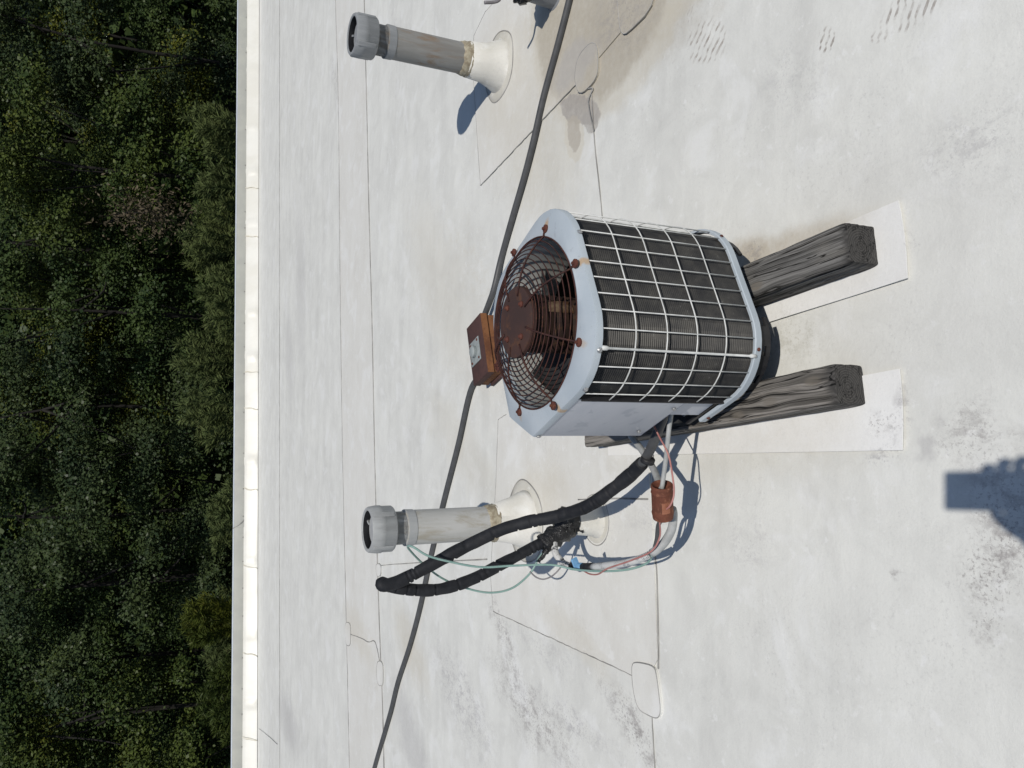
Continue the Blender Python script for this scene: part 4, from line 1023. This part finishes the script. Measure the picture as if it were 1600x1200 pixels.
# ------------------------------------------------------------------ the photographer, whose shadow falls on the roof
PH_A, PH_B = CY, -CX                                  # right and up of the phone, which faces along the view
def ph(a, b, d=-.012): return CP + PH_A * a + PH_B * b + VF * d
phone = tag(bev(mesh('phone', *box_geo(ph(-.001, -.052), .0375 * PH_A, .077 * PH_B, .004 * VF), M['phone']), .004), 'dark smartphone held up by the photographer', 'phone')
per = thing('person', 'person in a blue work shirt standing on the roof and holding up a phone', 'person', (0, -.42, 0))


def skin_mesh(name, verts, edges, radii, mat, parent, root=0, sub=2):
    me = bpy.data.meshes.new(name); off = np.array(per.location)
    me.from_pydata([tuple(np.array(v) - off) for v in verts], edges, []); me.materials.append(mat)
    o = link(bpy.data.objects.new(name, me), parent)
    md = o.modifiers.new('skin', 'SKIN'); md.use_smooth_shade = True
    for k, r in enumerate(radii): me.skin_vertices[0].data[k].radius = (r, r) if np.isscalar(r) else r
    me.skin_vertices[0].data[root].use_root = True
    sb = o.modifiers.new('smooth', 'SUBSURF'); sb.levels = sub; sb.render_levels = sub; return o


gL = ph(-.058, -.138, .016)                              # the palm behind the phone
BV = [(0, -.44, .88), (0, -.46, 1.10), (0, -.45, 1.30), (0, -.44, 1.40), (0, -.415, 1.47), (0, -.40, 1.56), (0, -.405, 1.64),
      (.10, -.44, .84), (.11, -.42, .46), (.11, -.45, .09), (.11, -.30, .045),
      (-.10, -.44, .84), (-.11, -.42, .46), (-.11, -.45, .09), (-.11, -.30, .045),
      (.17, -.44, 1.36), (.25, -.46, 1.10), (.26, -.38, .86), (.26, -.36, .80),
      (-.17, -.44, 1.36), (-.27, -.30, 1.10), tuple(ph(-.125, -.215, -.03)), tuple(ph(-.085, -.165, .004))]
BE = [(0, 1), (1, 2), (2, 3), (3, 4), (4, 5), (5, 6), (0, 7), (7, 8), (8, 9), (9, 10), (0, 11), (11, 12), (12, 13), (13, 14), (3, 15), (15, 16), (16, 17), (17, 18), (3, 19), (19, 20), (20, 21), (21, 22)]
BR_ = [.14, .145, .15, .11, .055, .085, .075, .10, .062, .042, .035, .10, .062, .042, .035, .062, .046, .032, .028, .062, .046, .032, .030]
skin_mesh('body', BV, BE, BR_, M['skin'], per)
sv = [BV[0], BV[1], BV[2], BV[3], BV[15], BV[16], BV[17], BV[19], BV[20], BV[21]]
skin_mesh('shirt', sv, [(0, 1), (1, 2), (2, 3), (3, 4), (4, 5), (5, 6), (3, 7), (7, 8), (8, 9)], [.155, .16, .165, .12, .075, .058, .045, .075, .058, .045], M['shirt'], per)
skin_mesh('trousers', [BV[0], BV[7], BV[8], BV[9], BV[11], BV[12], BV[13]], [(0, 1), (1, 2), (2, 3), (0, 4), (4, 5), (5, 6)], [.148, .112, .075, .06, .112, .075, .06], M['trousers'], per)
for sx in (1, -1): skin_mesh('boot', [(.11 * sx, -.47, .055), (.11 * sx, -.40, .05), (.11 * sx, -.27, .04)], [(0, 1), (1, 2)], [.05, .052, .04], M['shoe'], per)
skin_mesh('hair', [(0, -.43, 1.58), (0, -.425, 1.63), (0, -.41, 1.655)], [(0, 1), (1, 2)], [.082, .085, .07], M['hair'], per)
skin_mesh('nose', [(0, -.322, 1.575), (0, -.306, 1.55)], [(0, 1)], [.012, .014], M['skin'], per)
for sx in (1, -1):
    skin_mesh('ear', [(.084 * sx, -.405, 1.58), (.088 * sx, -.41, 1.55)], [(0, 1)], [.016, .012], M['skin'], per)
    lathe('eye', (.032 * sx, -.325, 1.585), (.032 * sx, -.30, 1.585), [(0, .012), (.005, .008), (.007, .001)], M['black'], per, 12)
hv = [ph(-.085, -.165, .004), gL]; he = [(0, 1)]; hr = [.027, .030]
for b0, b1, at_ in ((-.108, -.062, .046), (-.122, -.090, .055), (-.138, -.119, .058), (-.152, -.146, .050)):
    n0 = len(hv); hv += [ph(-.028, b0, .020), ph(.012, (b0 + b1) / 2, .022), ph(at_ - .010, b1 - .004, .012), ph(at_ - .004, b1, -.014)]
    he += [(1, n0), (n0, n0 + 1), (n0 + 1, n0 + 2), (n0 + 2, n0 + 3)]; hr += [.0125, .0112, .0105, .0098]
n0 = len(hv); hv += [ph(-.070, -.110, .004), ph(-.052, -.080, -.010), ph(-.038, -.060, -.022)]; he += [(0, n0), (n0, n0 + 1), (n0 + 1, n0 + 2)]; hr += [.0155, .0115, .0095]
skin_mesh('hand', hv, he, hr, M['skin'], per)
hv = [np.array((.26, -.38, .86)), np.array((.262, -.365, .79))]; he = [(0, 1)]; hr = [.026, .030]
for k in range(4):
    n0 = len(hv); y_ = -.395 + .02 * k; ln = (.06, .072, .074, .064)[k]
    hv += [np.array((.262, y_, .765)), np.array((.258, y_ + .004, .765 - ln * .6)), np.array((.245, y_ + .004, .765 - ln))]; he += [(1, n0), (n0, n0 + 1), (n0 + 1, n0 + 2)]; hr += [.011, .0095, .008]
n0 = len(hv); hv += [np.array((.25, -.335, .80)), np.array((.24, -.318, .765))]; he += [(1, n0), (n0, n0 + 1)]; hr += [.013, .010]
skin_mesh('hand', hv, he, hr, M['skin'], per)
